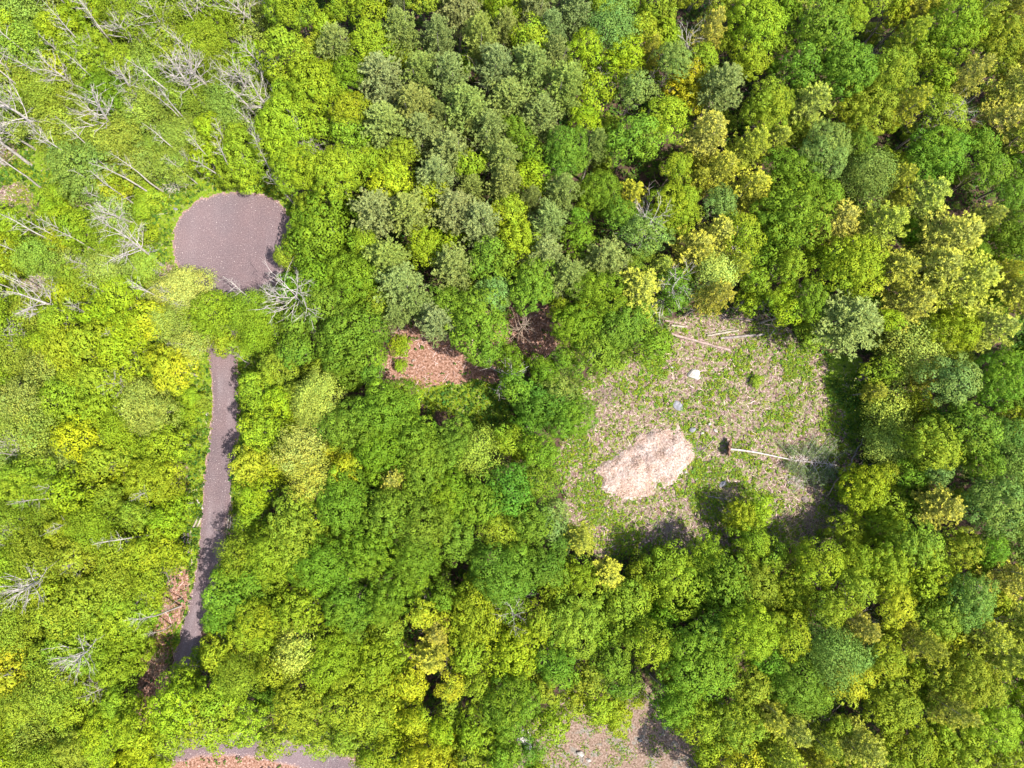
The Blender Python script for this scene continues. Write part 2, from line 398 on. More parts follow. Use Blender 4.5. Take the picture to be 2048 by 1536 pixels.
# ------------------------------------------------------------------ tree kits (unit shapes, shared between the trees)
def tint_leaf(n, R, var=0.22, yel=0.12):
    b = np.clip(R.normal(1, var, (n, 1)), .45, 1.6)
    t = np.repeat(b, 3, 1); y = np.clip(R.normal(0, yel, n), -.3, .5)
    t[:, 0] *= 1+y*1.4; t[:, 1] *= 1+y*.3; t[:, 2] *= 1-y
    return t
def broad_crown(R0, seed, leaf=.30, puff=.62, dens=1.0, fuzzy=False, half=1.05):
    R = np.random.default_rng(seed)
    # boughs: spheres set in a dome, each carrying leaf clusters on its outer side
    lobes = [(np.array([0, 0, R0*half*.52]), R0*.50)]
    for ring, (el, cnt) in enumerate(((58, 5), (22, 8), (-8, 8))):
        cnt = max(4, int(cnt*min(1.35, max(.75, R0/3.3)))); a0 = R.uniform(0, 6.28)
        for q in range(cnt):
            a = a0+2*PI*q/cnt+R.normal(0, .26); e = math.radians(el+R.normal(0, 10)); m_ = R.uniform(.50, .84)
            lobes.append((np.array([math.cos(a)*math.cos(e)*R0*m_, math.sin(a)*math.cos(e)*R0*m_, math.sin(e)*R0*half*m_]), R0*R.uniform(.22, .42)*(1.2 if R0 < 2.5 else 1)))
    P = []; Nr = []; LI = []
    for q, (lc, lr) in enumerate(lobes):
        kk = max(4, int(4*PI*lr*lr/(puff*puff*3.0)*dens))
        for i in range(kk):
            z_ = 1-2*(i+.5)/kk; th = i*2.39996+R.normal(0, .2); sr = math.sqrt(1-z_*z_); d = np.array([sr*math.cos(th), sr*math.sin(th), z_])
            p = lc+d*lr*R.uniform(.74, 1.22)
            if z_ < -.45 and lc[2] > -R0*.1: continue
            if any(np.linalg.norm(p-c2) < r2*.72 for w, (c2, r2) in enumerate(lobes) if w != q): continue
            P.append(p); Nr.append(norm(d+np.array([0, 0, .25]))); LI.append(q)
    P = np.array(P); Nr = np.array(Nr); k = len(P); lt = tint_leaf(len(lobes), R, .07, .05)
    inner = P[R.random(k) < .20]*R.uniform(.45, .65, (1, 1)); 
    pr = puff*R.uniform(.62, 1.15, k)
    allP = []; allN = []; allT = []; allL = []
    nl = int(34*dens*(puff/.62)**2*(.30/leaf)**1.6)
    for p, nn, r, li in zip(P, Nr, pr, LI):
        n = max(8, int(nl*(r/puff)**2*R.uniform(.75, 1.2)))
        d = norm(R.normal(size=(n, 3))); fl = (d@nn) < -.05; d[fl] *= -1
        rad = r*(R.uniform(.80, 1.02, (n, 1)) if not fuzzy else R.uniform(.2, 1.9, (n, 1)))
        q = p+d*rad*np.array([1.05, 1.05, .85])
        allP.append(q); allN.append(norm(d*1.1+nn*.35+R.normal(0, .13 if not fuzzy else .4, (n, 3))))
        ct = R.normal(1, .07)*lt[li]
        allT.append(tint_leaf(n, R, .09, .05)*ct)
    for p in inner:
        n = int(nl*.45); d = norm(R.normal(size=(n, 3)))
        allP.append(p+d*puff*R.uniform(.3, 1.5, (n, 1))); allN.append(norm(R.normal(0, .6, (n, 3))+[0, 0, 1]))
        allT.append(tint_leaf(n, R, .11, .07))
    Pc = np.concatenate(allP); Nn = np.concatenate(allN); T = np.concatenate(allT)
    ln = leaf*R.uniform(.7, 1.35, len(Pc))
    V, Fc, T = leaves(Pc, Nn, ln, ln*.72, T, R)
    return mesh_np('crown', V, Fc, M_LEAF, T)
def pine_crown(R0, hh, seed, tips=0.0):
    """white pine: whorls of upswept plumes, origin mid crown"""
    R = np.random.default_rng(seed); Pc = []; Nn = []; Al = []; T = []; wood = []
    lv = int(hh/0.62)
    for i in range(lv):
        f = (i+.3)/lv                       # 0 bottom .. 1 top
        z = -hh*.5+hh*f
        br = R0*(min(1, .62+f*1.2) if f < .3 else (1-((f-.3)/.7)**1.35)+.10)
        nb = R.integers(5, 8); a0 = R.uniform(0, 2*PI)
        for b in range(nb):
            a = a0+2*PI*b/nb+R.normal(0, .18); l = br*R.uniform(.62, 1.15)
            dr = np.array([math.cos(a), math.sin(a), 0]); sd = np.array([-dr[1], dr[0], 0])
            rise = R.uniform(.10, .35)
            if i % 2 == 0 and l > .8: wood.append(([(0, 0, z), tuple(dr*l*.5+[0, 0, z+l*.05]), tuple(dr*l*.92+[0, 0, z+rise*l*.7])], [.05, .035, .012]))
            nt_ = max(3, int(l/.22))
            for k in range(nt_):
                g = (k+1)/nt_
                if g < .22: continue
                c0 = dr*l*g+np.array([0, 0, z+rise*l*g*g])
                wsp = l*.24*(1-abs(g-.5))*.9
                for s in range(2):
                    side = sd*R.uniform(-1, 1)*wsp
                    c = c0+side+dr*abs(R.normal(0, .12))+np.array([0, 0, R.normal(.02, .06)])
                    n = 9
                    d = norm(R.normal(0, .55, (n, 3))+dr*.9+sd*np.sign(side@sd)*.35+np.array([0, 0, .55]))
                    Pc.append(c+d*.16); Al.append(d); Nn.append(norm(np.cross(d, R.normal(size=(n, 3)))))
                    t = tint_leaf(n, R, .16, .05)
                    if tips > 0:
                        w = np.clip((g-.55)*2, 0, 1)*tips
                        t = t*(1+w*np.array([.6, .48, -.05]))
                    T.append(t)
    Pc = np.concatenate(Pc); Nn = np.concatenate(Nn); Al = np.concatenate(Al); T = np.concatenate(T)
    V, Fc, T = leaves(Pc, Nn, R.uniform(.30, .50, len(Pc)), R.uniform(.07, .12, len(Pc)), T, R, along=Al)
    return mesh_np('crown', V, Fc, M_NEEDLE, T), wood
def wander(p, d, l, n, R, wob=.12, up=.0):
    pts = [np.array(p, float)]; d = np.array(d, float)
    for i in range(n):
        d = norm(d+R.normal(0, wob, 3)+[0, 0, up]); pts.append(pts[-1]+d*l/n)
    return pts
def trunk_mesh(h, r, seed, limbs=9, mat=M_BARK, start=.45):
    R = np.random.default_rng(seed); paths = []
    tr = wander((0, 0, -.2), (0, 0, 1), h*.86+.2, 7, R, .035, .04)
    paths.append((tr, [r*1.35, r, r*.9, r*.78, r*.62, r*.45, r*.3, r*.12]))
    for i in range(limbs):
        f = start+(.95-start)*i/limbs; k = f*7; a = tr[int(k)]*(1-k % 1)+tr[min(7, int(k)+1)]*(k % 1)
        th = i*2.4+R.normal(0, .3); l = h*.26*(1.15-f*.7)
        lp = wander(a, (math.cos(th), math.sin(th), .75), l, 4, R, .16, .08)
        q = r*.42*(1.2-f); paths.append((lp, [q, q*.8, q*.55, q*.35, q*.12]))
        for s in range(2):
            b = lp[2+s]; paths.append((wander(b, norm(np.array([math.cos(th+(-1)**s*.9), math.sin(th+(-1)**s*.9), .6])), l*.5, 3, R, .2), [q*.4, q*.3, q*.2, q*.08]))
    V, Fc = tubes(paths, 6)
    return mesh_np('trunk', V, Fc, mat, smooth=True)
def dead_kit(seed, mat, conifer=False, h=16., r=.23, density=1.0, thin=False):
    """bare standing tree: trunk mesh and branches mesh"""
    R = np.random.default_rng(seed)
    tr = wander((0, 0, -.1), (R.normal(0, .05), R.normal(0, .05), 1), h*.97, 9, R, .05, .03)
    rr = [r*1.2, r, r*.92, r*.84, r*.74, r*.64, r*.52, r*.4, r*.26, r*.10]
    V, Fc = tubes([(tr, rr)], 7); T = mesh_np('trunk', V, Fc, mat, smooth=True)
    B = []
    def at(f):
        k = f*9; i = min(8, int(k)); return tr[i]*(1-(k-i))+tr[i+1]*(k-i)
    def br(p, d, l, q, lev):
        pts = wander(p, d, l, 4, R, .13 if not conifer else .07, .05 if not conifer else .015)
        B.append((pts, [q, q*.8, q*.6, q*.4, q*.2]))
        if lev <= 0: return
        for s in range(R.integers(3, 6) if not conifer else 3):
            g = R.uniform(.25, .95)*4; i = min(3, int(g)); b = pts[i]*(1-(g-i))+pts[i+1]*(g-i)
            dd = norm(norm(pts[-1]-pts[0])+R.normal(0, .48, 3)+[0, 0, .12])
            br(b, dd, l*R.uniform(.35, .6), q*.5, lev-1)
    nb = int((24 if conifer else 19)*density)
    for i in range(nb):
        f = (.30 if conifer else .42)+(.66 if conifer else .55)*i/nb
        if thin: f = .62+.36*i/nb
        th = i*2.4+R.normal(0, .4)
        l = h*(.24 if conifer else .34)*(1.25-f)*R.uniform(.7, 1.2)*(.6 if thin else 1)
        up = R.uniform(.15, .5) if conifer else R.uniform(.7, 1.3)
        br(at(f), norm(np.array([math.cos(th), math.sin(th), up])), l, r*.36*(1.25-f), 1 if (thin or conifer) else 2)
    V, Fc = tubes(B, 4); Bm = mesh_np('branches', V, Fc, mat)
    return T, Bm
KIT = {'S': [], 'M': [], 'L': []}
SZ = {'S': 2.0, 'M': 3.1, 'L': 4.6}
for s, R0 in SZ.items():
    for i in range(5): KIT[s].append(broad_crown(R0, 100+i+int(R0*10), puff=.60+.06*i, leaf=.22+.02*(i % 3)))
FUZ = {'S': [broad_crown(2.0, 300+i, leaf=.20, puff=.8, dens=1.05, fuzzy=True, half=1.25) for i in range(3)],
       'M': [broad_crown(3.1, 310+i, leaf=.21, puff=.9, dens=1.05, fuzzy=True, half=1.2) for i in range(4)],
       'L': [broad_crown(4.4, 320+i, leaf=.22, puff=1.0, dens=1.05, fuzzy=True, half=1.1) for i in range(2)]}
TRUNKS = [trunk_mesh(16, .22, 500+i, 10, M_BARK if i % 2 else M_PBARK) for i in range(5)]
PTRUNK = trunk_mesh(20, .24, 520, 2, M_PBARK, .3)
PINES = [pine_crown(2.9, 10.5, 400+i) for i in range(5)]
PINEH = [pine_crown(3.0, 10.0, 420+i, tips=.9) for i in range(5)]
DEADS = [dead_kit(600+i, M_DEAD) for i in range(5)]
DEADC = [dead_kit(620+i, M_DEAD, True) for i in range(2)]+[dead_kit(630, M_DEADB, True)]
THINS = [dead_kit(640+i, M_BIRCH, False, r=.16, density=.8, thin=True) for i in range(4)]

# ------------------------------------------------------------------ trees: kinds, colours
COL = {'L': (.200, .278, .012), 'M': (.180, .248, .014), 'O': (.112, .196, .012), 'D': (.078, .158, .014), 'G': (.140, .215, .036),
       'A': (.200, .268, .034), 'Y': (.275, .320, .014), 'P': (.220, .275, .072), 'H': (.325, .360, .062), 'B': (.18, .26, .016)}
WORD = {'L': 'lime green leafy tree', 'M': 'yellow green leafy tree', 'O': 'fresh green leafy tree', 'D': 'deep green leafy tree', 'G': 'blue green leafy tree',
        'A': 'pale green wispy tree', 'Y': 'golden green leafy tree', 'P': 'grey green feathery pine', 'H': 'olive feathery pine', 'B': 'low leafy bush'}
NAME = {'L': 'maple_tree', 'M': 'yellow_green_broadleaf_tree', 'O': 'oak_tree', 'D': 'oak_tree', 'G': 'blue_green_broadleaf_tree', 'A': 'birch_tree', 'Y': 'maple_tree', 'P': 'pine_tree', 'H': 'pine_tree', 'B': 'bush'}  # species in these names are guesses; the broadleaf trees were not identified
GRP = {'L': 'maples in the woodland', 'M': 'yellow green broadleaves in the woodland', 'O': 'oaks in the woodland', 'D': 'oaks in the woodland', 'G': 'blue green broadleaves in the woodland',
       'A': 'birches in the woodland', 'Y': 'maples in the woodland', 'P': 'pines in the woodland', 'H': 'pines in the woodland', 'B': 'bushes between the trees'}
TREES = []           # (u, v, r, kind, h)
HAND = """
662 470 78 O 12;606 455 22 L 8;572 518 20 M 8;622 420 32 M 9;640 560 40 O 14;372 588 48 H2 11;428 632 46 M 11;505 632 44 M 11;300 640 28 Y 12;262 655 32 L 12
340 645 34 A 12;525 668 30 M 10;600 648 36 O 12;706 690 68 O 15;650 618 44 O 15;630 570 22 Y 12;560 735 36 M 12;750 420 42 P 21;820 424 44 P 21;862 398 34 L 16
908 418 40 P 21;962 442 40 P 21;1036 482 42 L 17;776 520 42 P 21;800 566 42 P 21;832 604 30 P 19;850 492 34 M 16;906 530 40 P 21;1088 508 38 P 20;1138 552 38 P 20
1210 520 44 P 20;1062 572 50 O 17;986 585 36 G 16;872 642 38 P 19;952 650 58 O 16;896 604 34 O 16;728 486 22 L 15;758 606 26 M 14;1196 584 54 O 17;1150 655 48 O 16
1248 650 52 O 16;1302 690 42 O 14;1182 712 44 O 15;1088 742 30 O 12;1120 620 24 L 12;1020 722 36 O 9;1084 808 50 D 11;1142 832 46 O 12;1116 770 38 G 12;1056 852 40 D 10
1020 882 28 L 12;1082 908 40 O 15;1075 958 36 O 15;1100 1042 34 G 14;1160 1080 28 H 17;700 852 52 O 16;772 820 54 O 17;834 876 54 O 17;904 888 46 O 16;950 906 44 A 15
812 800 24 L 12;766 900 54 O 17;846 942 48 O 17;634 806 46 H2 16;600 900 38 H2 17;620 952 34 H2 17;690 938 28 Y 15;500 930 38 Y 12;512 990 34 L 12;530 862 38 L 13
520 784 34 M 12;1700 640 62 P 19;1575 442 62 O 19;1700 532 62 L 18;1762 450 44 H 21;1900 478 58 H 22;1930 562 60 H 22;1866 540 52 H 22;1822 692 54 H2 19;1988 1012 62 G 18
1880 1010 40 H 17;1720 976 44 L 14;1766 1000 40 M 14;1762 1058 44 M 15;1650 1308 54 G 18;1715 1250 32 H 20;1842 1286 32 H 21;1720 1490 40 H 20;1790 1212 36 Y 18;1682 1362 30 Y 16
1645 1482 24 H 18;1500 1080 34 M 9;1480 1030 34 L 8;1520 1015 26 L 7;1536 1108 26 M 9;1410 1102 30 L 9;1430 1172 66 O 18;1350 1160 56 M 18;670 92 36 P 20;800 62 36 P 21
876 72 30 P 21;960 72 36 P 21;898 150 38 P 21;990 132 40 P 21;760 152 44 H2 20;842 148 38 P 20;828 212 40 P 21;930 212 44 P 21;770 250 46 P 20;842 264 38 H2 19
900 304 40 P 21;872 352 38 P 21;980 262 34 P 21;1004 316 36 P 21;1100 62 30 P 20;1152 22 34 P 20;1112 112 28 P 20;1080 232 42 H2 20;1012 366 34 P 21;1190 290 28 P 19
1350 122 36 G 20;1300 104 20 H 19;1420 62 30 H 20;1442 172 44 P 21;1500 292 34 H 20;1440 342 36 H 20;1170 100 34 L 17;1060 72 30 L 17;1190 190 30 L 17;1060 356 30 L 16
1332 242 46 L 18;1262 280 46 O 18;1130 310 50 O 18;938 330 30 M 16;1270 182 40 G 19;1290 60 30 L 17;1230 52 38 G 18;1290 470 44 G 18;1240 430 34 O 17;1390 502 44 H 20
1432 472 38 H 20;1430 545 28 H2 18;1500 602 26 L 8;1512 562 28 M 12;845 1228 24 Y 17;874 1262 26 H 17;590 1302 30 H2 17;862 1312 34 H 18;900 1372 20 Y 15;832 1440 26 Y 15
880 1462 22 L 15;1232 1428 30 L 10;1196 1404 36 L 12;1270 1392 16 L 10;1150 1400 26 M 11;1345 1405 44 O 16;1390 1430 40 M 15;430 1440 44 L 13;362 1408 44 L 14;500 1446 40 L 13
560 1470 34 M 12;640 1470 36 M 13;280 1450 44 L 13;1100 1440 42 M 14;1060 1500 30 O 13;945 1460 40 M 15;1000 1520 36 O 15;1560 460 30 O 17;1480 470 40 M 18;1620 600 38 O 15
1770 740 36 M 16;1780 890 44 H2 14;1860 890 48 M 15;1900 760 46 G 17;1990 760 50 O 18;1940 850 44 O 17;1770 830 42 H2 13;1690 1060 34 M 13;1640 1130 44 M 16;1590 1120 36 M 13
1580 1190 46 L 18;1500 1180 48 M 18;1500 1260 50 L 18;780 1020 56 O 17;690 1000 52 O 17;600 1050 56 M 16;560 1110 50 M 15;480 1110 38 M 12;460 1190 36 O 13;850 1040 52 O 17
900 990 48 O 17;960 1000 46 O 17;1020 980 44 D 17;1060 1040 46 O 17;1000 1060 40 M 16;740 1100 50 O 17;650 1130 54 O 17;830 1120 50 O 17;780 1190 52 O 17;700 1210 50 O 17
446 1300 40 L 12;480 1340 46 M 14;440 1235 30 O 12;520 1250 46 M 15;600 1220 44 M 16;560 1330 44 M 15;440 1390 40 L 13;90 400 22 B 4;120 430 30 L 8;300 400 24 B 4
275 415 20 B 4;30 450 30 L 9;80 520 36 A 9;160 560 34 M 9;125 590 26 L 9;220 540 34 A 10;160 460 36 M 8;230 430 28 A 8;275 480 36 M 7;55 470 26 B 4
245 700 40 L 12;180 690 38 M 12;130 700 36 L 12;115 640 34 M 12;200 760 34 L 12;350 740 40 Y 11;380 690 30 H2 10;300 820 46 H2 11;340 890 40 L 10;370 830 30 B 4
215 920 40 M 12;310 960 44 L 11;170 880 44 Y 12;60 860 40 A 13;40 800 40 A 13;60 960 46 M 13;150 980 44 L 12;360 1010 28 L 7;330 1040 36 L 9;300 1100 40 L 11
545 590 22 B 5;480 700 16 B 3;500 760 20 B 4;640 740 26 M 11;600 790 30 M 13;800 690 20 B 3;1040 905 20 L 9;800 730 12 B 3;1516 762 12 B 2
"""
for ln in HAND.replace('\n', ';').split(';'):
    ln = ln.split()
    if len(ln) == 5 and ln[3] == 'H2' and float(ln[1]) < 450: ln[3] = 'P'
    if len(ln) == 5: TREES.append((float(ln[0]), float(ln[1]), float(ln[2]), ln[3].replace('H2', 'h'), float(ln[4])))
COL['h'] = (.30, .35, .050); WORD['h'] = 'pale yellow fluffy crowned tree'; NAME['h'] = 'birch_tree'; GRP['h'] = GRP['A']  # fluffy broadleaf of unknown species, filed with the birches
GRID = """AL LO ML AM ML LM PM PM PL LG MG MG OH HM HG HM
AL AL AL LA LM ML PH PM LP LG MH HM MO MH HM HO
AD AG LA LM LM LM PM PL OM LO MH HM OH OG OM OH
LA AL BL BL OM PL PM PL PO OM GO HM MO HM HO OD
LA LM AM ML OL PY PO PO PO PO OH HM LO LH HM HO
AM LM LA ML OM OM PO OO OO OO OO BL BL HM HO OD
AM LM MY LM LY YO OM OA OD BB BB BB BM HM OM OD
AM LM LM LM LY HO OM OG OG BB BB BB BM ML MO GO
ML ML ML LM OM OM OO OO OD OH BM MO MO MO MO GO
LM ML ML OM OM OM OM MO ML MO OM ML LM MH YH HM
LM ML ML ML OG MM MY ML MO MO MO MO OG GY ML HM
ML AL LY LM ML MM LM MO MO LM LO MO HM MH LM LM""".split('\n')
GRID = [r.split() for r in GRID]
OPEN = [[(341, 480), (349, 445), (376, 408), (432, 380), (505, 379), (560, 398), (578, 430), (560, 470), (545, 500), (530, 550), (510, 580), (410, 600), (398, 575), (349, 530)],
        [(412, 712), (474, 708), (510, 700), (500, 850), (480, 870), (466, 960), (478, 1050), (446, 1090), (425, 1180), (400, 1250), (385, 1310), (350, 1330), (345, 1290), (385, 1180), (392, 1000), (400, 900), (412, 800)],
        [(335, 1150), (380, 1140), (370, 1250), (335, 1330), (325, 1420), (290, 1440), (278, 1400), (290, 1320), (325, 1240)],
        [(345, 1536), (345, 1500), (390, 1470), (520, 1485), (600, 1490), (720, 1536), (720, 1600), (345, 1600)],
        [(1115, 1536), (1120, 1450), (1145, 1425), (1180, 1455), (1240, 1450), (1245, 1400), (1290, 1395), (1330, 1450), (1390, 1500), (1400, 1600), (1100, 1600)],
        CLEAR[:-6]+[(1150, 800), (1170, 770), (1240, 740), (1330, 700)],
        [(860, 765), (955, 755), (1000, 780), (1000, 870), (975, 870), (930, 830), (880, 805)],
        [(760, 765), (795, 705), (860, 690), (930, 690), (950, 740), (940, 760), (850, 768)],
        [(1000, 640), (1060, 610), (1110, 630), (1120, 680), (1060, 705), (1005, 690)],
        [(790, 650), (835, 650), (830, 670), (795, 675)],
        [(725, 765), (690, 790), (655, 830), (640, 870), (650, 875), (690, 820), (740, 785)],
        [(510, 1040), (555, 985), (590, 960), (585, 985), (550, 1025)],
        [(-80, 285), (60, 295), (130, 330), (60, 400), (-80, 400)], [(40, 545), (105, 545), (105, 590), (45, 595)],
        [(260, 400), (340, 400), (340, 500), (300, 500)], [(330, 365), (560, 372), (590, 400), (560, 385), (450, 380), (370, 395)],
        [(315, 525), (348, 520), (355, 560), (320, 565)], [(345, 920), (375, 925), (380, 985), (350, 980)], [(50, 400), (75, 385), (80, 460), (60, 460)], [(140, 385), (180, 385), (178, 410), (150, 415)],
        [(212, 405), (262, 410), (262, 440), (222, 440)]]
DARK = [(920, 1140, 16), (870, 1382, 16), (975, 1080, 12), (550, 1340, 14), (1375, 25, 22), (1275, 345, 20), (1360, 660, 12), (1930, 395, 22), (1780, 65, 10), (960, 960, 10), (640, 862, 14), (560, 975, 12),
        (1230, 545, 12), (1640, 1445, 14), (1850, 1440, 12), (1290, 1340, 14), (1920, 950, 18), (1800, 290, 12), (1735, 90, 14), (1950, 210, 10), (1700, 1420, 12), (830, 1280, 8), (620, 1150, 10), (1000, 100, 10), (1880, 720, 12), (1400, 1230, 12), (1080, 1190, 10), (215, 955, 14), (240, 1060, 12), (1160, 320, 16)]
OPENn = [np.array(p) for p in OPEN]
def free(u, v, r):
    k = 16; an = np.linspace(0, 2*PI, k, endpoint=False)
    x = np.concatenate([[u], u+r*.82*np.cos(an), u+r*.4*np.cos(an)]); y = np.concatenate([[v], v+r*.82*np.sin(an), v+r*.4*np.sin(an)])
    for p in OPEN:
        if inpoly(x, y, p).any(): return False
    for (a, b, c) in DARK:
        if math.hypot(u-a, v-b) < r*.9+c: return False
    return True
def kind_at(u, v):
    j = min(15, max(0, int((u+random.gauss(0, 34))//128))); i = min(11, max(0, int((v+random.gauss(0, 34))//128)))
    c = GRID[i][j]; k = c[0] if random.random() < .66 else c[1]
    q = random.random()
    if q < .05: k = random.choice('LOMY')
    return k
P2 = [(t[0], t[1], t[2]) for t in TREES]
def hfill(k, u):
    base = {'P': 20.5, 'H': 20, 'h': 18, 'L': 15, 'M': 16, 'O': 16.5, 'D': 15, 'G': 17.5, 'A': 13, 'Y': 15, 'B': 4.5}[k]
    if u < 560 and k not in 'PB': base -= 6
    return base+random.uniform(-1.8, 1.6)
for rr, tries, sp in ((54, 1600, .78), (42, 4200, .77), (34, 7000, .76), (27, 9000, .76), (20, 9000, .79)):
    A = np.array(P2)
    for _ in range(tries):
        u = random.uniform(-80, 2128); v = random.uniform(-80, 1616); r = rr*random.uniform(.9, 1.12)
        if u < 520: r *= .86
        A = np.array(P2)
        d = np.hypot(A[:, 0]-u, A[:, 1]-v)
        if (d < sp*(A[:, 2]+r)).any(): continue
        if not free(u, v, r): continue
        k = kind_at(u, v)
        if rr <= 20 and random.random() < .35: k = 'B'
        if k in 'PH' and r > 44: r = 42
        P2.append((u, v, r)); TREES.append((u, v, r, k, hfill(k, u)-(2.5 if rr < 30 and k != 'B' else 0)))
for i, (u, v, r, k, h) in enumerate(TREES):      # trees at the clearing edge shortened to shrink their cast shadows
    if 1600 < u < 1860 and 660 < v < 1080 and k != 'P': TREES[i] = (u, v, r, k, h*.6)
    if 1150 < u < 1600 and 1110 < v < 1240: TREES[i] = (u, v, r, k, h*.62)
print('trees', len(TREES))

# landmarks used in the labels (photo pixels)
LM = [(465, 480, 'gravel turning circle'), (445, 740, 'upper lane end'), (445, 930, 'middle of the lane'), (420, 1120, 'shaded lane part'),
      (370, 1290, 'narrow lane end'), (520, 1510, 'bottom gravel road'), (1250, 1500, 'bottom dirt yard'), (1290, 925, 'woodchip mound'),
      (1388, 748, 'white boulder'), (1480, 668, 'felled logs'), (1445, 897, 'upturned root plate'), (1660, 930, 'fallen tree top'), (950, 810, 'small grass glade'),
      (860, 725, 'orange litter patch'), (1060, 660, 'brown shaded gap'), (1005, 745, 'bare star shaped tree'), (615, 610, 'bare circle side tree'),
      (0, 0, 'top left photo corner'), (2048, 0, 'top right photo corner'), (0, 1536, 'bottom left photo corner'), (2048, 1536, 'bottom right photo corner'),
      (330, 90, 'tall bare tree up left'), (920, 1140, 'dark canopy hole'), (1735, 750, 'dark lying log'), (1380, 25, 'dark top edge gap'),
      (0, 768, 'left edge middle'), (2048, 768, 'right edge middle'), (700, 0, 'left top edge'), (1700, 0, 'right top edge'),
      (1650, 1308, 'broad blue green tree'), (655, 470, 'broad circle side oak'), (60, 570, 'pink left litter patch'), (870, 1382, 'black bottom gap'), (1930, 395, 'black gap at the right'),
      (1275, 345, 'upper black gap'), (240, 1060, 'dark lane pocket'), (560, 975, 'brown oak corridor')]
ORD = ['nearest', 'second nearest', 'third nearest', 'fourth nearest', 'fifth nearest', 'sixth nearest', 'seventh nearest', 'eighth nearest', 'ninth nearest', 'tenth nearest', 'eleventh nearest', 'twelfth nearest']
def make_labels(items, words):
    """items: list of (u, v); words: kind phrase. Every label names a landmark, a side of it and a rank, so it is unique."""
    cells = {}
    for i, (u, v) in enumerate(items):
        d = [math.hypot(u-a, v-b) for a, b, _ in LM]; k = int(np.argmin(d)); du, dv = u-LM[k][0], v-LM[k][1]
        if abs(du) > 1.9*abs(dv): s = 'right of' if du > 0 else 'left of'
        elif abs(dv) > 1.9*abs(du): s = 'below' if dv > 0 else 'above'
        else: s = ('lower ' if dv > 0 else 'upper ')+('right of' if du > 0 else 'left of')
        cells.setdefault((words[i], s, k), []).append((d[k], i))
    out = [None]*len(items)
    for (w, s, k), L_ in cells.items():
        L_.sort()
        for j, (_, i) in enumerate(L_):
            rk = '' if len(L_) == 1 else ORD[min(j, 11)]+' '
            out[i] = ('%s %s%s the %s' % (w+',', rk, s, LM[k][2])).replace('  ', ' ')
    return out
words = []
for (u, v, r, k, h) in TREES:
    s = 'small ' if r < 25 else ('broad ' if r > 45 else '')
    words.append(s+WORD[k])
labels = make_labels([(t[0], t[1]) for t in TREES], words)
for i, (u, v, r, k, h) in enumerate(TREES):
    jit = lambda s=.10: 1+random.uniform(-s, s)
    c = COL[k]; c = (c[0]*jit(.10), c[1]*jit(.06), c[2]*jit(.3), 1)
    if k in 'PH': hh = min(11, h*.55) if k == 'P' or u < 1350 else h*.62; zc = h-hh*.42
    else: zc = max(1.0, h-r*(H-h)/F*.75)
    R_ = r*(H-zc)/F*1.08
    p = G(u, v, zc)
    root = bpy.data.objects.new(NAME[k], None); C.objects.link(root)
    root.empty_display_size = .5; root.location = (p.x, p.y, 0); root.rotation_euler = (0, 0, random.uniform(0, 2*PI))
    tag(root, labels[i], 'bush' if k == 'B' else 'tree', GRP[k])
    if k in 'PH':
        kit = (PINES if k == 'P' else PINEH); me, wd = kit[i % len(kit)]
        base = 2.9 if k == 'P' else 3.0; s = R_/base*1.05
        link('trunk', PTRUNK, root, (0, 0, 0), 0, (h/20*.98,)*2+(h/20*1.1,))
        cr = link('crown', me, root, (0, 0, zc-.4), 0, (s, s, hh/10.5)); cr.color = c
    else:
        fz = k in 'Ah' or (k == 'M' and u < 560 and random.random() < .5) or (k == 'G' and random.random() < .3)
        sz = min('SML', key=lambda q: abs(SZ[q]-R_)); kit = (FUZ if fz else KIT)[sz]
        s = R_/SZ[sz]; me = kit[random.randrange(len(kit))]
        if k == 'B':
            link('stems', TRUNKS[0], root, (0, 0, 0), 0, (.12, .12, h/16*.6))
            cr = link('foliage', me, root, (0, 0, max(.5, zc*.6)), 0, (s, s, s*.7)); cr.color = c
        else:
            link('trunk', TRUNKS[i % 5], root, (0, 0, 0), 0, (min(1.1, s*.25+.7),)*2+(h/16*.97,))
            cr = link('crown', me, root, (0, 0, zc), 0, (s*jit(.15), s*jit(.15), s*jit(.16))); cr.color = c

# ------------------------------------------------------------------ bare standing trees (base pixel, height, kit)
BARE = """375 131 15 D;186 202 14 D;303 224 14 D;122 292 18 D;163 328 15 T;70 298 12 D;395 368 12 T;330 386 15 T;286 385 9 T;484 360 17 T;444 348 16 T;400 348 10 T;512 360 10 T
325 531 17 D;271 572 11 D;166 502 14 T;144 508 17 T;106 592 13 T;68 594 13 T;43 608 10 T;83 675 11 D;80 712 9 T;180 732 8 D;500 728 8 T;405 702 11 T;86 1049 12 D;84 1042 11 D;362 1212 17 T
343 1250 9 T;364 1195 8 T;612 628 19 X;1034 680 18 B;1002 752 15 C;1291 622 19 D;538 72 14 D;563 62 13 D;650 340 12 D;704 332 9 D;300 770 12 D;292 852 10 D;250 882 9 D;88 892 10 D
52 1502 12 D;1010 1172 17 D;1835 1190 15 D;1846 1165 14 D;1640 1200 12 D;574 668 9 D;592 716 8 D;318 1186 9 D;250 1352 9 D;1172 225 14 D;1340 190 17 D;1255 492 20 D;1428 548 18 C
1812 292 17 D;1950 372 10 D;120 35 14 D;510 208 14 D;485 200 12 T;620 320 15 T;560 372 14 T;585 392 12 T;240 172 13 D;150 40 12 D;310 270 13 T;348 560 8 T;380 600 9 D;258 610 12 T
1560 600 9 D;700 1425 13 D;740 1450 10 D;1180 225 14 T;1165 235 13 T;230 395 12 T;62 330 16 D;12 330 15 D;118 640 10 T;1700 150 10 D;1270 200 12 T;640 1190 12 D;150 1110 10 D;205 1100 11 D"""
BL = [b.split() for b in BARE.replace('\n', ';').split(';')]
_r = random.Random(5)
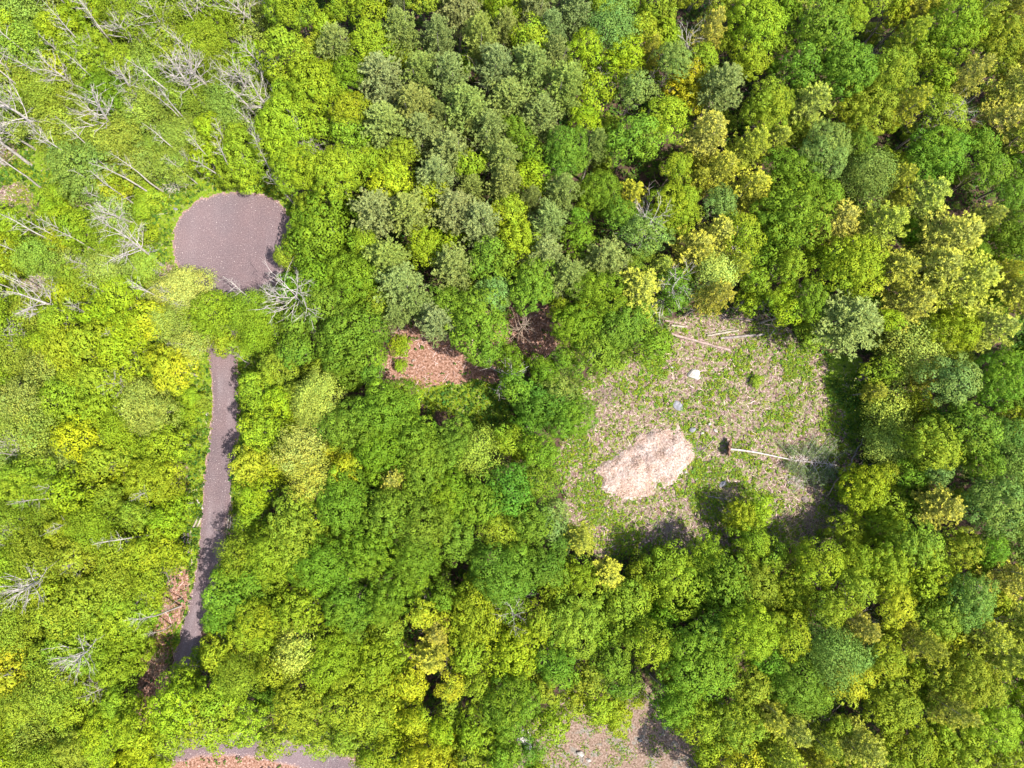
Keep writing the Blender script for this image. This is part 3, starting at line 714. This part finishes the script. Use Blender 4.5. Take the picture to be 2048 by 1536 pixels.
for _ in range(400):
    if len(BL) > 165: break
    u, v = _r.uniform(0, 600), _r.uniform(60, 640) if _r.random() < .8 else _r.uniform(640, 1350)
    if v > 640 and u > 360: continue
    if inpoly(u, v, CIRCLE) or any(math.hypot(u-float(b[0]), v-float(b[1])) < 16 for b in BL): continue
    BL.append([str(round(u)), str(round(v)), str(round(_r.uniform(13, 18.5), 1)), 'T' if _r.random() < .85 else 'D'])
BW = {'D': 'bare grey branching tree', 'T': 'thin bare pale trunk', 'X': 'wide spreading bare tree', 'C': 'dead grey pine', 'B': 'dead brownish pine'}
bl = make_labels([(float(b[0]), float(b[1])) for b in BL], [BW[b[3]] for b in BL])
for i, b in enumerate(BL):
    u, v, h, k = float(b[0]), float(b[1]), float(b[2]), b[3]
    T, Bm = DEADS[i % 5] if k in 'DX' else THINS[i % 4] if k == 'T' else DEADC[i % 2] if k == 'C' else DEADC[2]
    p = G(u, v); s = h/16*(1.08)
    root = bpy.data.objects.new('dead_tree', None); C.objects.link(root); root.location = p
    root.rotation_euler = (0, 0, random.uniform(0, 6.28))
    tag(root, bl[i], 'dead tree', 'bare standing trees')
    w = s*(1.1 if k == 'D' else .9 if k == 'T' else 1.3 if k == 'X' else .75 if k == 'B' else 1.1)
    link('trunk', T, root, (0, 0, 0), 0, (w, w, s)); link('branches', Bm, root, (0, 0, 0), 0, (w, w, s))

# ------------------------------------------------------------------ felled logs, poles, rocks
def log_mesh(l, r0, r1, seed, sides=10, crook=.03, n=8):
    R = np.random.default_rng(seed)
    pts = []; rad = []
    for i in range(n+1):
        f = i/n; pts.append((l*(f-.5), R.normal(0, crook)*(0 < i < n), R.normal(0, crook*.3)*(0 < i < n))); rad.append((r0*(1-f)+r1*f)*R.uniform(.95, 1.06))
    V, Fc = tubes([(pts, rad)], sides); return V, Fc, pts, rad
def log(name, a, b, d0, d1, mat, label, cat, group=None, seed=0, z=0.0, knots=2, tilt=0.0, sides=10, crook=.04):
    A = G(*a); B = G(*b); l = (B-A).length; r0, r1 = d0/2, d1/2
    root = bpy.data.objects.new(name, None); C.objects.link(root)
    root.location = ((A.x+B.x)/2, (A.y+B.y)/2, z+max(r0, r1)*.9)
    root.rotation_euler = (0, -tilt, math.atan2(B.y-A.y, B.x-A.x)); tag(root, label, cat, group)
    V, Fc, pts, rad = log_mesh(l, r0, r1, seed, sides, crook)
    link('bark', mesh_np('bark', V, Fc, mat, smooth=True), root)
    for e, s in ((0, -1), (-1, 1)):
        cp = np.array(pts[e]); n = sides; r = rad[e]*.96
        Vc = [cp+[s*.012, 0, 0]]+[cp+[s*.006, r*math.cos(2*PI*k/n), r*math.sin(2*PI*k/n)] for k in range(n)]
        Fc = [(0, 1+k, 1+(k+1) % n) for k in range(n)]
        link('cut_end', mesh_np('cut_end', Vc, Fc, M_CUT), root)
    R = np.random.default_rng(seed+5)
    for k in range(knots):
        f = R.uniform(.2, .9); q = np.array(pts[min(len(pts)-1, int(f*len(pts)))]); an = R.uniform(.2, 2.9)
        dr = np.array([R.uniform(.2, .7), math.cos(an), abs(math.sin(an))]); dr = dr/np.linalg.norm(dr)
        L_ = R.uniform(.15, .45)*max(1, d0*2)
        Vk, Fk = tubes([([q, q+dr*L_*.6, q+dr*L_], [r0*.3, r0*.22, r0*.12])], 5)
        link('branch_stub', mesh_np('branch_stub', Vk, Fk, mat, smooth=True), root)
    return root
g1 = 'felled logs at the top of the clearing'
log('log', (1342, 668), (1460, 701), .50, .42, M_LOG, 'long straight pinkish log lying slantwise at the clearing top', 'log', g1, 1)
log('log', (1414, 671), (1476, 661), .34, .40, M_LOGW, 'short pale yellowish log above the two grey logs', 'log', g1, 2)
log('log', (1410, 667), (1469, 658), .16, .2, M_LOGW, 'thin pale pole lying just above the short pale log', 'log', g1, 3)
log('log', (1440, 677), (1528, 669), .48, .42, M_LOGG, 'straight grey log right of the long pinkish log', 'log', g1, 4)
log('log', (1527, 683), (1551, 656), .22, .30, M_LOGG, 'short grey slanting branch at the right end of the grey log', 'log', g1, 5)
log('log', (1535, 656), (1537, 670), .14, .2, M_LOGG, 'tiny upright grey branch beside the slanting branch', 'log', g1, 6)
log('log', (1330, 641), (1362, 647), .30, .26, M_LOG, 'reddish short log topmost at the left of the clearing', 'log', g1, 7)
log('log', (1342, 651), (1368, 654), .42, .36, M_LOGW, 'stubby pale log under the reddish short log', 'log', g1, 8)
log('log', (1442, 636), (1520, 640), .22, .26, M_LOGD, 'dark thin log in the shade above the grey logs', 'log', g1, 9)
log('log', (1444, 635), (1457, 619), .16, .2, M_LOGG, 'short pale stick leaning above the dark thin log', 'log', g1, 10)
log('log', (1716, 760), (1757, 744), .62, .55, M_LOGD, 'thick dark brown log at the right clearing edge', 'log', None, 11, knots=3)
g2 = 'poles and branches lying in the clearing'
log('pole', (1427, 878), (1388, 922), .16, .10, M_LOGG, 'straight grey pole lying left of the root plate', 'pole', g2, 12)
log('pole', (1416, 952), (1413, 996), .14, .10, M_LOGG, 'thin grey pole pointing down left of the bluish rock', 'pole', g2, 13)
log('pole', (1692, 932), (1725, 872), .26, .16, M_LOGG, 'long grey branch rising from the fallen tree top', 'branch', g2, 14, z=.5, crook=.12)
log('pole', (1708, 932), (1752, 902), .18, .12, M_DEADB, 'brown branch right of the long grey branch', 'branch', g2, 15, z=.4, crook=.1)
log('pole', (1720, 929), (1764, 927), .28, .2, M_LOGG, 'level grey branch at the right of the fallen tree top', 'branch', g2, 16, z=.3, crook=.12)
log('pole', (1650, 992), (1686, 940), .2, .26, M_DEADB, 'long bent branch hanging below the fallen tree top', 'branch', g2, 17, z=.4, crook=.15)
log('pole', (1511, 829), (1540, 836), .10, .08, M_LOGW, 'small white stick in the weeds above the fallen trunk', 'pole', g2, 18)
log('pole', (1497, 918), (1530, 913), .10, .07, M_LOG, 'short pinkish stick under the fallen trunk', 'pole', g2, 19)
log('pole', (1230, 783), (1232, 812), .14, .12, M_LOG, 'brown stick standing out upper left of the mound', 'pole', g2, 20)
log('pole', (1460, 1000), (1415, 992), .12, .2, M_LOGG, 'grey pole across the brush below the bluish rock', 'pole', g2, 21, z=.3)
log('pole', (1535, 1055), (1560, 1083), .24, .3, M_LOGD, 'dark log slanting at the lower clearing edge', 'pole', g2, 22)
log('pole', (1315, 1060), (1340, 1080), .14, .12, M_LOGD, 'dark stick in the shaded lower left clearing', 'pole', g2, 23)
log('pole', (1640, 1045), (1615, 1025), .1, .12, M_LOGG, 'thin stick in the brown lower right clearing', 'pole', g2, 24)
g3 = 'logs beside the lane'
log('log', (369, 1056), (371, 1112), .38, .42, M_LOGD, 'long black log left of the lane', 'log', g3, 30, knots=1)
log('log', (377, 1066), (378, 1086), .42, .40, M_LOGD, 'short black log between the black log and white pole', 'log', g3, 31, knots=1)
log('log', (381.5, 1060), (384, 1132), .13, .16, M_LOGW, 'long white pole parallel to the lane', 'pole', g3, 32, knots=0)
log('log', (387, 1055), (399, 1032), .36, .34, M_LOGW, 'left one of the two white birch logs beside the lane', 'log', g3, 33, knots=1)
log('log', (392, 1059), (403, 1036), .36, .34, M_LOGW, 'right one of the two white birch logs beside the lane', 'log', g3, 34, knots=1)
log('log', (394, 999), (407, 1018), .22, .3, M_DEAD, 'pale broken branch slanting to the left lane edge', 'log', g3, 35)
log('log', (350, 1024), (375, 1027), .14, .16, M_LOGW, 'thin white stick lying level left of the lane', 'pole', g3, 36)
log('log', (300, 432), (345, 425), .1, .1, M_DEAD, 'thin pale pole lying left of the turning circle', 'pole', None, 37)
log('log', (8, 330), (32, 308), .2, .16, M_LOGW, 'pale pole on the pink litter at the left edge', 'pole', None, 38)
log('log', (1136, 1388), (1150, 1405), .2, .2, M_LOGD, 'dark pole leaning across the litter above the yard', 'pole', None, 39, z=.2)
g4 = 'poles stacked at the right of the lane'
R4 = np.random.default_rng(44); px = []
for k in range(11):
    u0 = 456+k*3.1; a = (u0+R4.uniform(-1, 1), 1031+R4.uniform(-2, 5)); b = (u0-2+R4.uniform(-2, 1), 1053+R4.uniform(-3, 20))
    if k == 0: a, b = (458.5, 1028), (452, 1078)
    nm = ['first', 'second', 'third', 'fourth', 'fifth', 'sixth', 'seventh', 'eighth', 'ninth', 'tenth', 'eleventh'][k]
    log('pole', a, b, .16, .12, M_DEAD if k % 3 else M_LOGW, '%s pole from the left in the stack beside the lane' % nm, 'pole', g4, 50+k, z=.05+.12*(k % 3), knots=0, sides=7)

def rock(name, u, v, dx, dy, dz, mat, label, rz=0, seed=0, cat='rock', group=None, sub=3, sink=.25, ang=.35):
    R = np.random.default_rng(seed); bm = bmesh.new(); bmesh.ops.create_icosphere(bm, subdivisions=sub, radius=1)
    pl = [(norm(R.normal(size=3)), R.uniform(.55, .85)) for _ in range(9)]
    off = R.uniform(0, 50)
    for w in bm.verts:
        c = np.array(w.co)
        for n_, dd in pl:
            e = c@n_-dd
            if e > 0: c = c-n_*e*.85
        c = c*(1+ang*.35*(float(fbm(c[0]*2+off+c[2], c[1]*2+off))-.5))
        w.co = Vector((c[0]*dx/2, c[1]*dy/2, c[2]*dz/2))
    me = bpy.data.meshes.new(name); bm.to_mesh(me); bm.free(); me.materials.append(mat)
    p = G(u, v); o = link(name, me, None, (p.x, p.y, dz*(.5-sink)), rz)
    return tag(o, label, cat, group)
rock('boulder', 1386, 748, 2.5, 2.2, .9, M_ROCKW, 'big white angular boulder in the upper clearing', .6, 1)
rock('boulder', 1396, 756, 1.3, .7, .5, M_ROCKW, 'white rock splinter touching the big white boulder', .3, 2)
g5 = 'stones near the root plate'
rock('stone', 1404, 866, .75, .6, .5, M_ROCKW, 'white stone lowest of the cluster left of the root plate', .2, 3, group=g5)
rock('stone', 1430, 861, .95, .55, .45, M_ROCKW, 'long white stone at the right of the stone cluster', -.5, 4, group=g5)
rock('stone', 1418, 848, .8, .6, .5, M_ROCKW, 'white stone topmost of the stone cluster', .8, 5, group=g5)
rock('stone', 1413, 859, .8, .7, .5, M_ROCKB, 'round tan stone in the middle of the cluster', .1, 6, group=g5)
rock('stone', 1401, 851, .6, .5, .4, M_ROCKB, 'small tan stone at the left of the cluster', .1, 7, group=g5)
rock('boulder', 1384, 859, 1.4, 1.0, .7, M_ROCKG, 'grey boulder right above the mound', .5, 8)
rock('boulder', 1356, 812, 1.6, 2.4, .5, M_ROCKG, 'flat grey rock outcrop above the mound', .9, 9)
rock('boulder', 1444, 968, 1.7, 1.0, .9, M_ROCKG, 'bluish grey rock under the root plate', .9, 10)
rock('boulder', 1609, 999, 1.3, 1.3, .9, M_ROCKB, 'round tan boulder in the lower right clearing', 0, 11)
rock('stone', 1371, 944, .7, .6, .5, M_ROCKW, 'white stone at the right foot of the mound', 0, 12, group=g5)
rock('stone', 1392, 959, .6, .5, .4, M_ROCKW, 'white stone between mound and bluish rock', 0, 13, group=g5)
rock('stone', 1343, 735, .7, .5, .4, M_ROCKW, 'small white stone left of the big white boulder', 0, 14)
rock('boulder', 480, 838, .9, .7, .6, M_ROCKB, 'tan boulder on the right lane edge', 0, 15)
rock('boulder', 415, 828, .7, .6, .4, M_ROCKW, 'pale boulder on the left lane edge', 0, 16)
rock('boulder', 1048, 1470, 3.0, 2.2, .9, M_ROCKW, 'pale rock outcrop left of the dirt yard', .4, 17)
rock('boulder', 1055, 1488, 1.9, 2.4, .8, M_ROCKG, 'grey rock below the pale outcrop left of the yard', .2, 18)
rock('stone', 826, 721, .7, .5, .5, M_ROCKB, 'tan stump like stone on the orange litter patch', .3, 19)
rock('boulder', 1160, 1506, 1.4, .9, .8, M_ROCKW, 'bright white block in the dirt yard', -.5, 20)  # unidentified white object, given the rock shape
rock('boulder', 1177, 1519, 1.0, .6, .5, M_ROCKW, 'low white block right of the bright white block', -.3, 21)  # second unidentified white object, built as a rock too
rock('boulder', 1280, 1480, .8, .7, .6, M_ROCKG, 'small bluish grey stone in the yard shade', 0, 22)
rock('boulder', 352, 418, .9, .6, .4, M_ROCKG, 'grey stone at the upper left circle rim', 0, 23)
log('pole', (1171, 1500), (1165, 1525), .07, .07, M_LOGW, 'thin white pole beside the bright white block', 'pole', None, 40, z=.1, knots=0)

# fallen tree with upturned root plate
def fallen():
    A = G(1456, 898); B = G(1648, 928); l = (B-A).length
    root = bpy.data.objects.new('fallen_tree', None); C.objects.link(root); root.location = (A.x, A.y, .3)
    root.rotation_euler = (0, 0, math.atan2(B.y-A.y, B.x-A.x))
    tag(root, 'long uprooted tree lying across the right of the clearing', 'fallen tree')
    R = np.random.default_rng(8)
    pts = [(l*f, .15*math.sin(f*7), .35*(1-f)+.15) for f in np.linspace(0, 1.12, 12)]
    V, Fc = tubes([(pts, list(np.linspace(.19, .04, 12)))], 9); link('trunk', mesh_np('trunk', V, Fc, M_DEAD, smooth=True), root)
    # root plate: a standing disc of soil with roots
    n = 26; Vr = []; Fr = []
    for i in range(9):
        for k in range(n):
            a = 2*PI*k/n; rr = 1.3*(i/8)**.8*(1+.22*math.sin(3*a+1)*i/8+.16*math.sin(7*a)*i/8+R.normal(0, .06))
            Vr.append((-.15-.35*(1-(i/8)**2)+R.normal(0, .07)-.38*rr*math.sin(a), rr*math.cos(a), .8+rr*math.sin(a)*.85))
    for i in range(8):
        for k in range(n): k2 = (k+1) % n; Fr.append((i*n+k, i*n+k2, (i+1)*n+k2, (i+1)*n+k))
    b = len(Vr)
    Vr += [(x+.55*(1-i_/8*.6), y, z) for i_, (x, y, z) in ((q//n, Vr[q]) for q in range(b))]
    Fr += [(a_+b, d_+b, c_+b, b_+b) for a_, b_, c_, d_ in Fr]
    Fr += [(8*n+k, 8*n+(k+1) % n, b+8*n+(k+1) % n, b+8*n+k) for k in range(n)]
    pm = bark('red_brown_soil', (0.07, 0.035, 0.025), (0.27, 0.15, 0.10), 4)
    plate = link('root_plate', mesh_np('root_plate', np.array(Vr), np.array(Fr), pm), root)
    rp = []
    for k in range(48):
        a = R.uniform(0, 2*PI); d = np.array([R.uniform(-.5, .3), math.cos(a), math.sin(a)*.8]); s0 = np.array([-.1, .6*math.cos(a), .75+.6*math.sin(a)])
        q = wander(s0, norm(d), R.uniform(.8, 1.6), 4, R, .22); rp.append((q, [.06, .05, .035, .02, .008]))
    V, Fc = tubes(rp, 5); link('roots', mesh_np('roots', V, Fc, M_DEADB), plate)
    br = []; nP = []; nA = []
    for k in range(70):
        f = R.uniform(.62, 1.12); s0 = np.array([l*f, .1, .4]); sd_ = 1 if k % 2 else -1
        d = norm(np.array([R.uniform(-.9, .7), sd_*R.uniform(.4, 1), R.uniform(-.05, .35)])); L_ = R.uniform(1.2, 4.2)*(1.25-abs(f-.85)*1.6)
        q = wander(s0, d, L_, 5, R, .12); br.append((q, [.05, .04, .03, .02, .012, .005]))
        for j in range(2, 6):
            for _ in range(3):
                q2 = wander(q[j], norm(norm(q[j]-q[j-1])+R.normal(0, .6, 3)), R.uniform(.4, 1.0), 2, R, .2); br.append((q2, [.014, .01, .005]))
                nP.append(q2[1]); nP.append(q2[2]); nA += [d, d]
    V, Fc = tubes(br, 4); link('branches', mesh_np('branches', V, Fc, M_DEAD), root)
    nP = np.repeat(np.array(nP), 5, 0)+R.normal(0, .16, (len(nP)*5, 3)); nA = norm(np.repeat(np.array(nA), 5, 0)+R.normal(0, .5, nP.shape))
    nP[:, 2] = np.abs(nP[:, 2])
    V, Fc, T = leaves(nP, norm(np.cross(nA, R.normal(size=nA.shape))), .34, .06, tint_leaf(len(nP), R), R, along=nA)
    o = link('foliage', mesh_np('foliage', V, Fc, M_NEEDLE, T), root); o.color = (.15, .21, .07, 1)
fallen()

# woodchip mound
def mound():
    a, b = G(1222, 952), G(1366, 900); L_ = (b-a).length/2*1.22; W_ = 5.0
    nx, ny = 150, 90; x = np.linspace(-1.15, 1.15, nx); y = np.linspace(-1.2, 1.2, ny)
    X, Y = np.meshgrid(x, y, indexing='ij')
    ed = .12*(fbm(X*3+5, Y*3)-.5)*2
    def lobe(cx, cy, sx, sy, h, p=1.0):
        d = np.sqrt(((X-cx)/sx)**2+((Y-cy)/sy)**2)+ed*2.0+.10*(fbm(X*9, Y*7)-.5)*2; d = np.maximum(d, 0)
        return h*np.clip(1-d**1.25, 0, 1)**p
    Zh = np.maximum(np.maximum(lobe(.36, .08, .76, .98, 2.0, .8), lobe(-.40, -.14, .74, .92, 1.6, .8)), lobe(0, 0, .9, .85, 1.4, .7))
    Zh = Zh+lobe(.02, .1, .5, .5, .4)-lobe(.30, .32, .30, .42, .75)-lobe(-.12, -.25, .09, .5, .4)
    Zh = Zh+(fbm(X*6, Y*4)-.5)*.35*(Zh > .05)+(fbm(X*22, Y*12)-.5)*.16*(Zh > .05)-.05
    Zh = np.where(((X/1.0)**2+(Y/.75)**2) < .6, np.maximum(Zh, .45+.2*(fbm(X*9, Y*6)-.5)), Zh)
    idx = np.arange(X.size).reshape(X.shape)
    q = np.stack([idx[:-1, :-1], idx[1:, :-1], idx[1:, 1:], idx[:-1, 1:]], -1).reshape(-1, 4)
    zz = Zh.ravel(); q = q[(zz[q].max(1) > 0)]
    m, N, L = newmat('woodchips'); v = objvec(N)
    n1 = noise(N, L, 3.2, 3, .8, v); n2 = noise(N, L, .5, 4, .6, v)
    c = ramp(N, L, n1, [(.32, (.11, .078, .058)), (.45, (.26, .205, .17)), (.57, (.40, .345, .305)), (.72, (.62, .57, .53))])
    c = mix(N, L, ramp(N, L, n2, [(.40, (1, 1, 1)), (.60, (0, 0, 0))]), c, mix(N, L, 1.0, c, (.78, .66, .56), 'MULTIPLY'))
    surf(N, L, c, .9, n1, .9, .12, .15)
    me = mesh_np('woodchip_mound', np.stack([X*L_, Y*W_, Zh], -1).reshape(-1, 3), q, m, smooth=True)
    o = link('woodchip_mound', me, None, ((a.x+b.x)/2, (a.y+b.y)/2, 0), math.atan2(b.y-a.y, b.x-a.x))
    tag(o, 'big pale woodchip mound heaped in the middle of the clearing', 'mound')
    # loose chips on it
    R = np.random.default_rng(12); n = 9000; i = R.integers(4, nx-4, n); j = R.integers(4, ny-4, n); k = Zh[i, j] > .03; i, j = i[k], j[k]
    P = np.stack([X[i, j]*L_+R.normal(0, .05, len(i)), Y[i, j]*W_+R.normal(0, .05, len(i)), Zh[i, j]+.04], -1)
    t = R.uniform(.7, 1.9, (len(P), 1))*np.array([[1, .96, .93]])
    V, Fc, T = leaves(P, norm(R.normal(0, .45, P.shape)+[0, 0, 1]), R.uniform(.12, .34, len(P)), R.uniform(.04, .10, len(P)), t, R)
    c = link('woodchips', mesh_np('woodchips', V, Fc, M_STRAW, T), o); tag(c, kind='stuff')
mound()

# ------------------------------------------------------------------ countless ground cover
def scatter(n, box, zf, R):
    x = R.uniform(box[0], box[1], n); y = R.uniform(box[2], box[3], n); k = R.random(n) < zf(x, y)
    return x[k], y[k]
def in_gravel(x, y):
    u, v = PXn(x, y); g = inpoly(u, v, CIRCLE) | inpoly(u, v, LOWROAD)
    for i in range(len(LANE)-1):
        a, b = LANE[i], LANE[i+1]; t = np.clip((v-a[1])/(b[1]-a[1]), 0, 1)
        g |= (v >= a[1]) & (v <= b[1]) & (np.abs(u-(a[0]+(b[0]-a[0])*t)) < (a[2]+(b[2]-a[2])*t)*.93)
    return g
def clumps(name, x, y, R, mat, h, ln, wd, per, label, cat, spread=.22, upw=.6, tv=.25, ty=.15):
    n = len(x); hs = h*R.uniform(.4, 1.4, n)
    P = np.repeat(np.stack([x, y, hs*.5], -1), per, 0); m = len(P)
    d = norm(R.normal(size=(m, 3))*[1, 1, .5]+[0, 0, upw])
    P = P+d*spread*R.uniform(.3, 1.3, (m, 1)); P[:, 2] = np.maximum(P[:, 2], .03)
    N_ = norm(R.normal(0, .5, (m, 3))+[0, 0, 1])
    ct = np.repeat(tint_leaf(n, R, tv, ty), per, 0)
    V, Fc, T = leaves(P, N_, ln*R.uniform(.6, 1.4, m), wd*R.uniform(.6, 1.4, m), ct*tint_leaf(m, R, .12, .05), R)
    o = link(name, mesh_np(name, V, Fc, mat, T)); tag(o, label, cat, kind='stuff')
R = np.random.default_rng(31)
CB = (G(1100, 900).x-2, G(1740, 900).x+2, G(1400, 1120).y-2, G(1400, 610).y+2)
def weed_d(x, y):
    z = zone_at(Z_straw, x, y); p = fbm(x*.19+7, y*.19, 3); q = fbm(x*1.1+9, y*1.1, 2)
    return z*np.clip((p*.62+q*.38-.455)*7, 0.08, 1)
x, y = scatter(52000, CB, weed_d, R)
clumps('weeds', x, y, R, M_WEED, .35, .26, .15, 6, 'patchy bright green weeds over the felled clearing', 'weeds', .2)
def straw_d(x, y): return np.maximum(np.maximum(zone_at(Z_straw, x, y), zone_at(Z_orange, x, y)*.6)*.95, .5*zone_at(Z_green, x, y)*(~in_gravel(x, y))*np.clip((fbm(x*.5+3, y*.5)-.5)*6, 0, 1))
x, y = scatter(46000, (G(-40, 0).x, G(1740, 900).x+2, CB[2]-8, G(0, 260).y), straw_d, R)
n = len(x); P = np.stack([x, y, R.uniform(.02, .12, n)], -1); t = R.uniform(.5, 1.42, (n, 1))**2*np.array([[1, .97, .95]])
V, Fc, T = leaves(P, norm(R.normal(0, .35, P.shape)+[0, 0, 1]), R.uniform(.2, .9, n), R.uniform(.06, .14, n), t, R)
tag(link('wood_litter', mesh_np('wood_litter', V, Fc, M_STRAW, T)), 'pale straw and wood splinters littering the clearing', 'litter', kind='stuff')
x, y = scatter(9000, (G(-40, 0).x, G(1740, 900).x+2, CB[2]-8, G(0, 260).y), straw_d, R)
n = len(x); P = np.stack([x, y, R.uniform(.08, .25, n)], -1); t = R.uniform(.35, 2.0, (n, 1))*np.array([[1, 1, 1.02]])
V, Fc, T = leaves(P, norm(R.normal(0, .3, P.shape)+[0, 0, 1]), R.uniform(.8, 2.2, n), R.uniform(.05, .11, n), t, R)
tag(link('twig_litter', mesh_np('twig_litter', V, Fc, M_STRAW, T)), 'grey twigs and slash strewn over the clearing', 'litter', kind='stuff')
def grass_d(x, y): return np.clip(zone_at(Z_green, x, y)*1.1, 0, 1)*(~in_gravel(x, y))*np.clip((fbm(x*.35, y*.35)-.30)*4, .1, 1)
x, y = scatter(95000, (G(-60, 0).x, G(1040, 900).x, G(0, 1340).y, G(0, 255).y), grass_d, R)
clumps('grass', x, y, R, M_GRASS, .30, .28, .10, 5, 'lime green grass and low growth under the thin left woodland', 'grass', .22)
Z_corr = zone([CORR], 1)
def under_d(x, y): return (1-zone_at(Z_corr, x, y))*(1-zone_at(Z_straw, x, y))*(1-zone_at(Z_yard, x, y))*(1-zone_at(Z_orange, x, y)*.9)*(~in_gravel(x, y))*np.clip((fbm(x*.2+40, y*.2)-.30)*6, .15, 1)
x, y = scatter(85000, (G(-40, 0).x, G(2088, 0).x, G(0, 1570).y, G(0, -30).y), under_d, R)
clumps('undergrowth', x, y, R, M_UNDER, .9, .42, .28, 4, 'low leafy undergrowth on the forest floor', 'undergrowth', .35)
def yard_d(x, y): return zone_at(Z_yard, x, y)*np.clip((fbm(x*.6, y*.6)-.46)*5, .04, .8)
x, y = scatter(9000, (G(990, 0).x, G(1440, 0).x, G(0, 1570).y, G(0, 1350).y), yard_d, R)
clumps('yard_weeds', x, y, R, M_WEED, .15, .2, .12, 4, 'sparse weeds over the dirt yard', 'weeds', .15)
# brush piles (slash)
def brush(u, v, rx, ry, n, label, seed, mat=M_DEADB, hgt=.8, rz=0):
    R = np.random.default_rng(seed); ps = []
    for k in range(n):
        a = R.uniform(0, 2*PI); r = math.sqrt(R.random()); p = np.array([rx*r*math.cos(a), ry*r*math.sin(a), hgt*(1-r)*R.random()+.08])
        th = R.normal(0, .8); d = norm(np.array([math.cos(th), math.sin(th), R.normal(0, .12)])); l = R.uniform(.8, 2.8)
        q = wander(p-d*l*.5, d, l, 3, R, .1); 
        for w in q: w[2] = max(w[2], .05)
        s = R.uniform(.015, .045); ps.append((q, [s, s*.8, s*.6, s*.3]))
    V, Fc = tubes(ps, 4); p = G(u, v)
    o = link('brush_pile', mesh_np('brush_pile', V, Fc, mat), None, (p.x, p.y, 0), rz); tag(o, label, 'brush pile', 'piles of cut branches')
brush(1452, 985, 3.2, 1.8, 150, 'brown brush pile under the bluish grey rock', 1, rz=-.5)
brush(1590, 1055, 4, 3, 200, 'dark tangled branches in the lower right clearing corner', 2, rz=.6)
brush(352, 375, 3.0, 1.2, 110, 'grey branch heap above the turning circle left rim', 3, M_DEAD, rz=.4)
brush(590, 372, 2.6, 1.8, 120, 'reddish branch heap above the turning circle right rim', 4)
brush(470, 1055, 2.2, 2.2, 90, 'loose branches heaped with the stacked poles', 5, M_DEADB, .4, 1.5)
brush(92, 565, 2.6, 1.8, 110, 'grey branch heap on the pink litter at left', 6, M_DEAD)
brush(660, 835, 2.6, 1.2, 110, 'grey branches in the brown corridor between oaks', 7, M_DEAD, rz=1)
brush(1600, 960, 2.5, 1.5, 60, 'thin branches under the fallen tree top', 8, M_DEAD)
brush(320, 1330, 1.6, 3.0, 110, 'brown branches in the dark strip beside the narrow lane', 9, rz=.3)
brush(1255, 1385, 1.8, 1.6, 80, 'grey twig heap above the dirt yard', 10, M_DEAD)
brush(1475, 622, 3.2, 1.4, 120, 'brown slash heap above the dark thin log', 12)
brush(1215, 790, 2.4, 1.8, 100, 'reddish twig heap at the upper left clearing edge', 13, M_LOG, .5)
brush(1640, 1040, 3.0, 2.0, 130, 'brown twigs in the shaded right clearing corner', 14)
brush(1385, 900, 1.8, 1.2, 60, 'thin grey sticks between the mound and root plate', 15, M_LOGG, .3)
brush(1330, 1050, 3.2, 1.5, 90, 'dark sticks along the lower clearing edge', 16, M_LOGG, .4)
brush(1530, 650, 2.6, 1.4, 90, 'brown twig heap at the right end of the felled logs', 11)
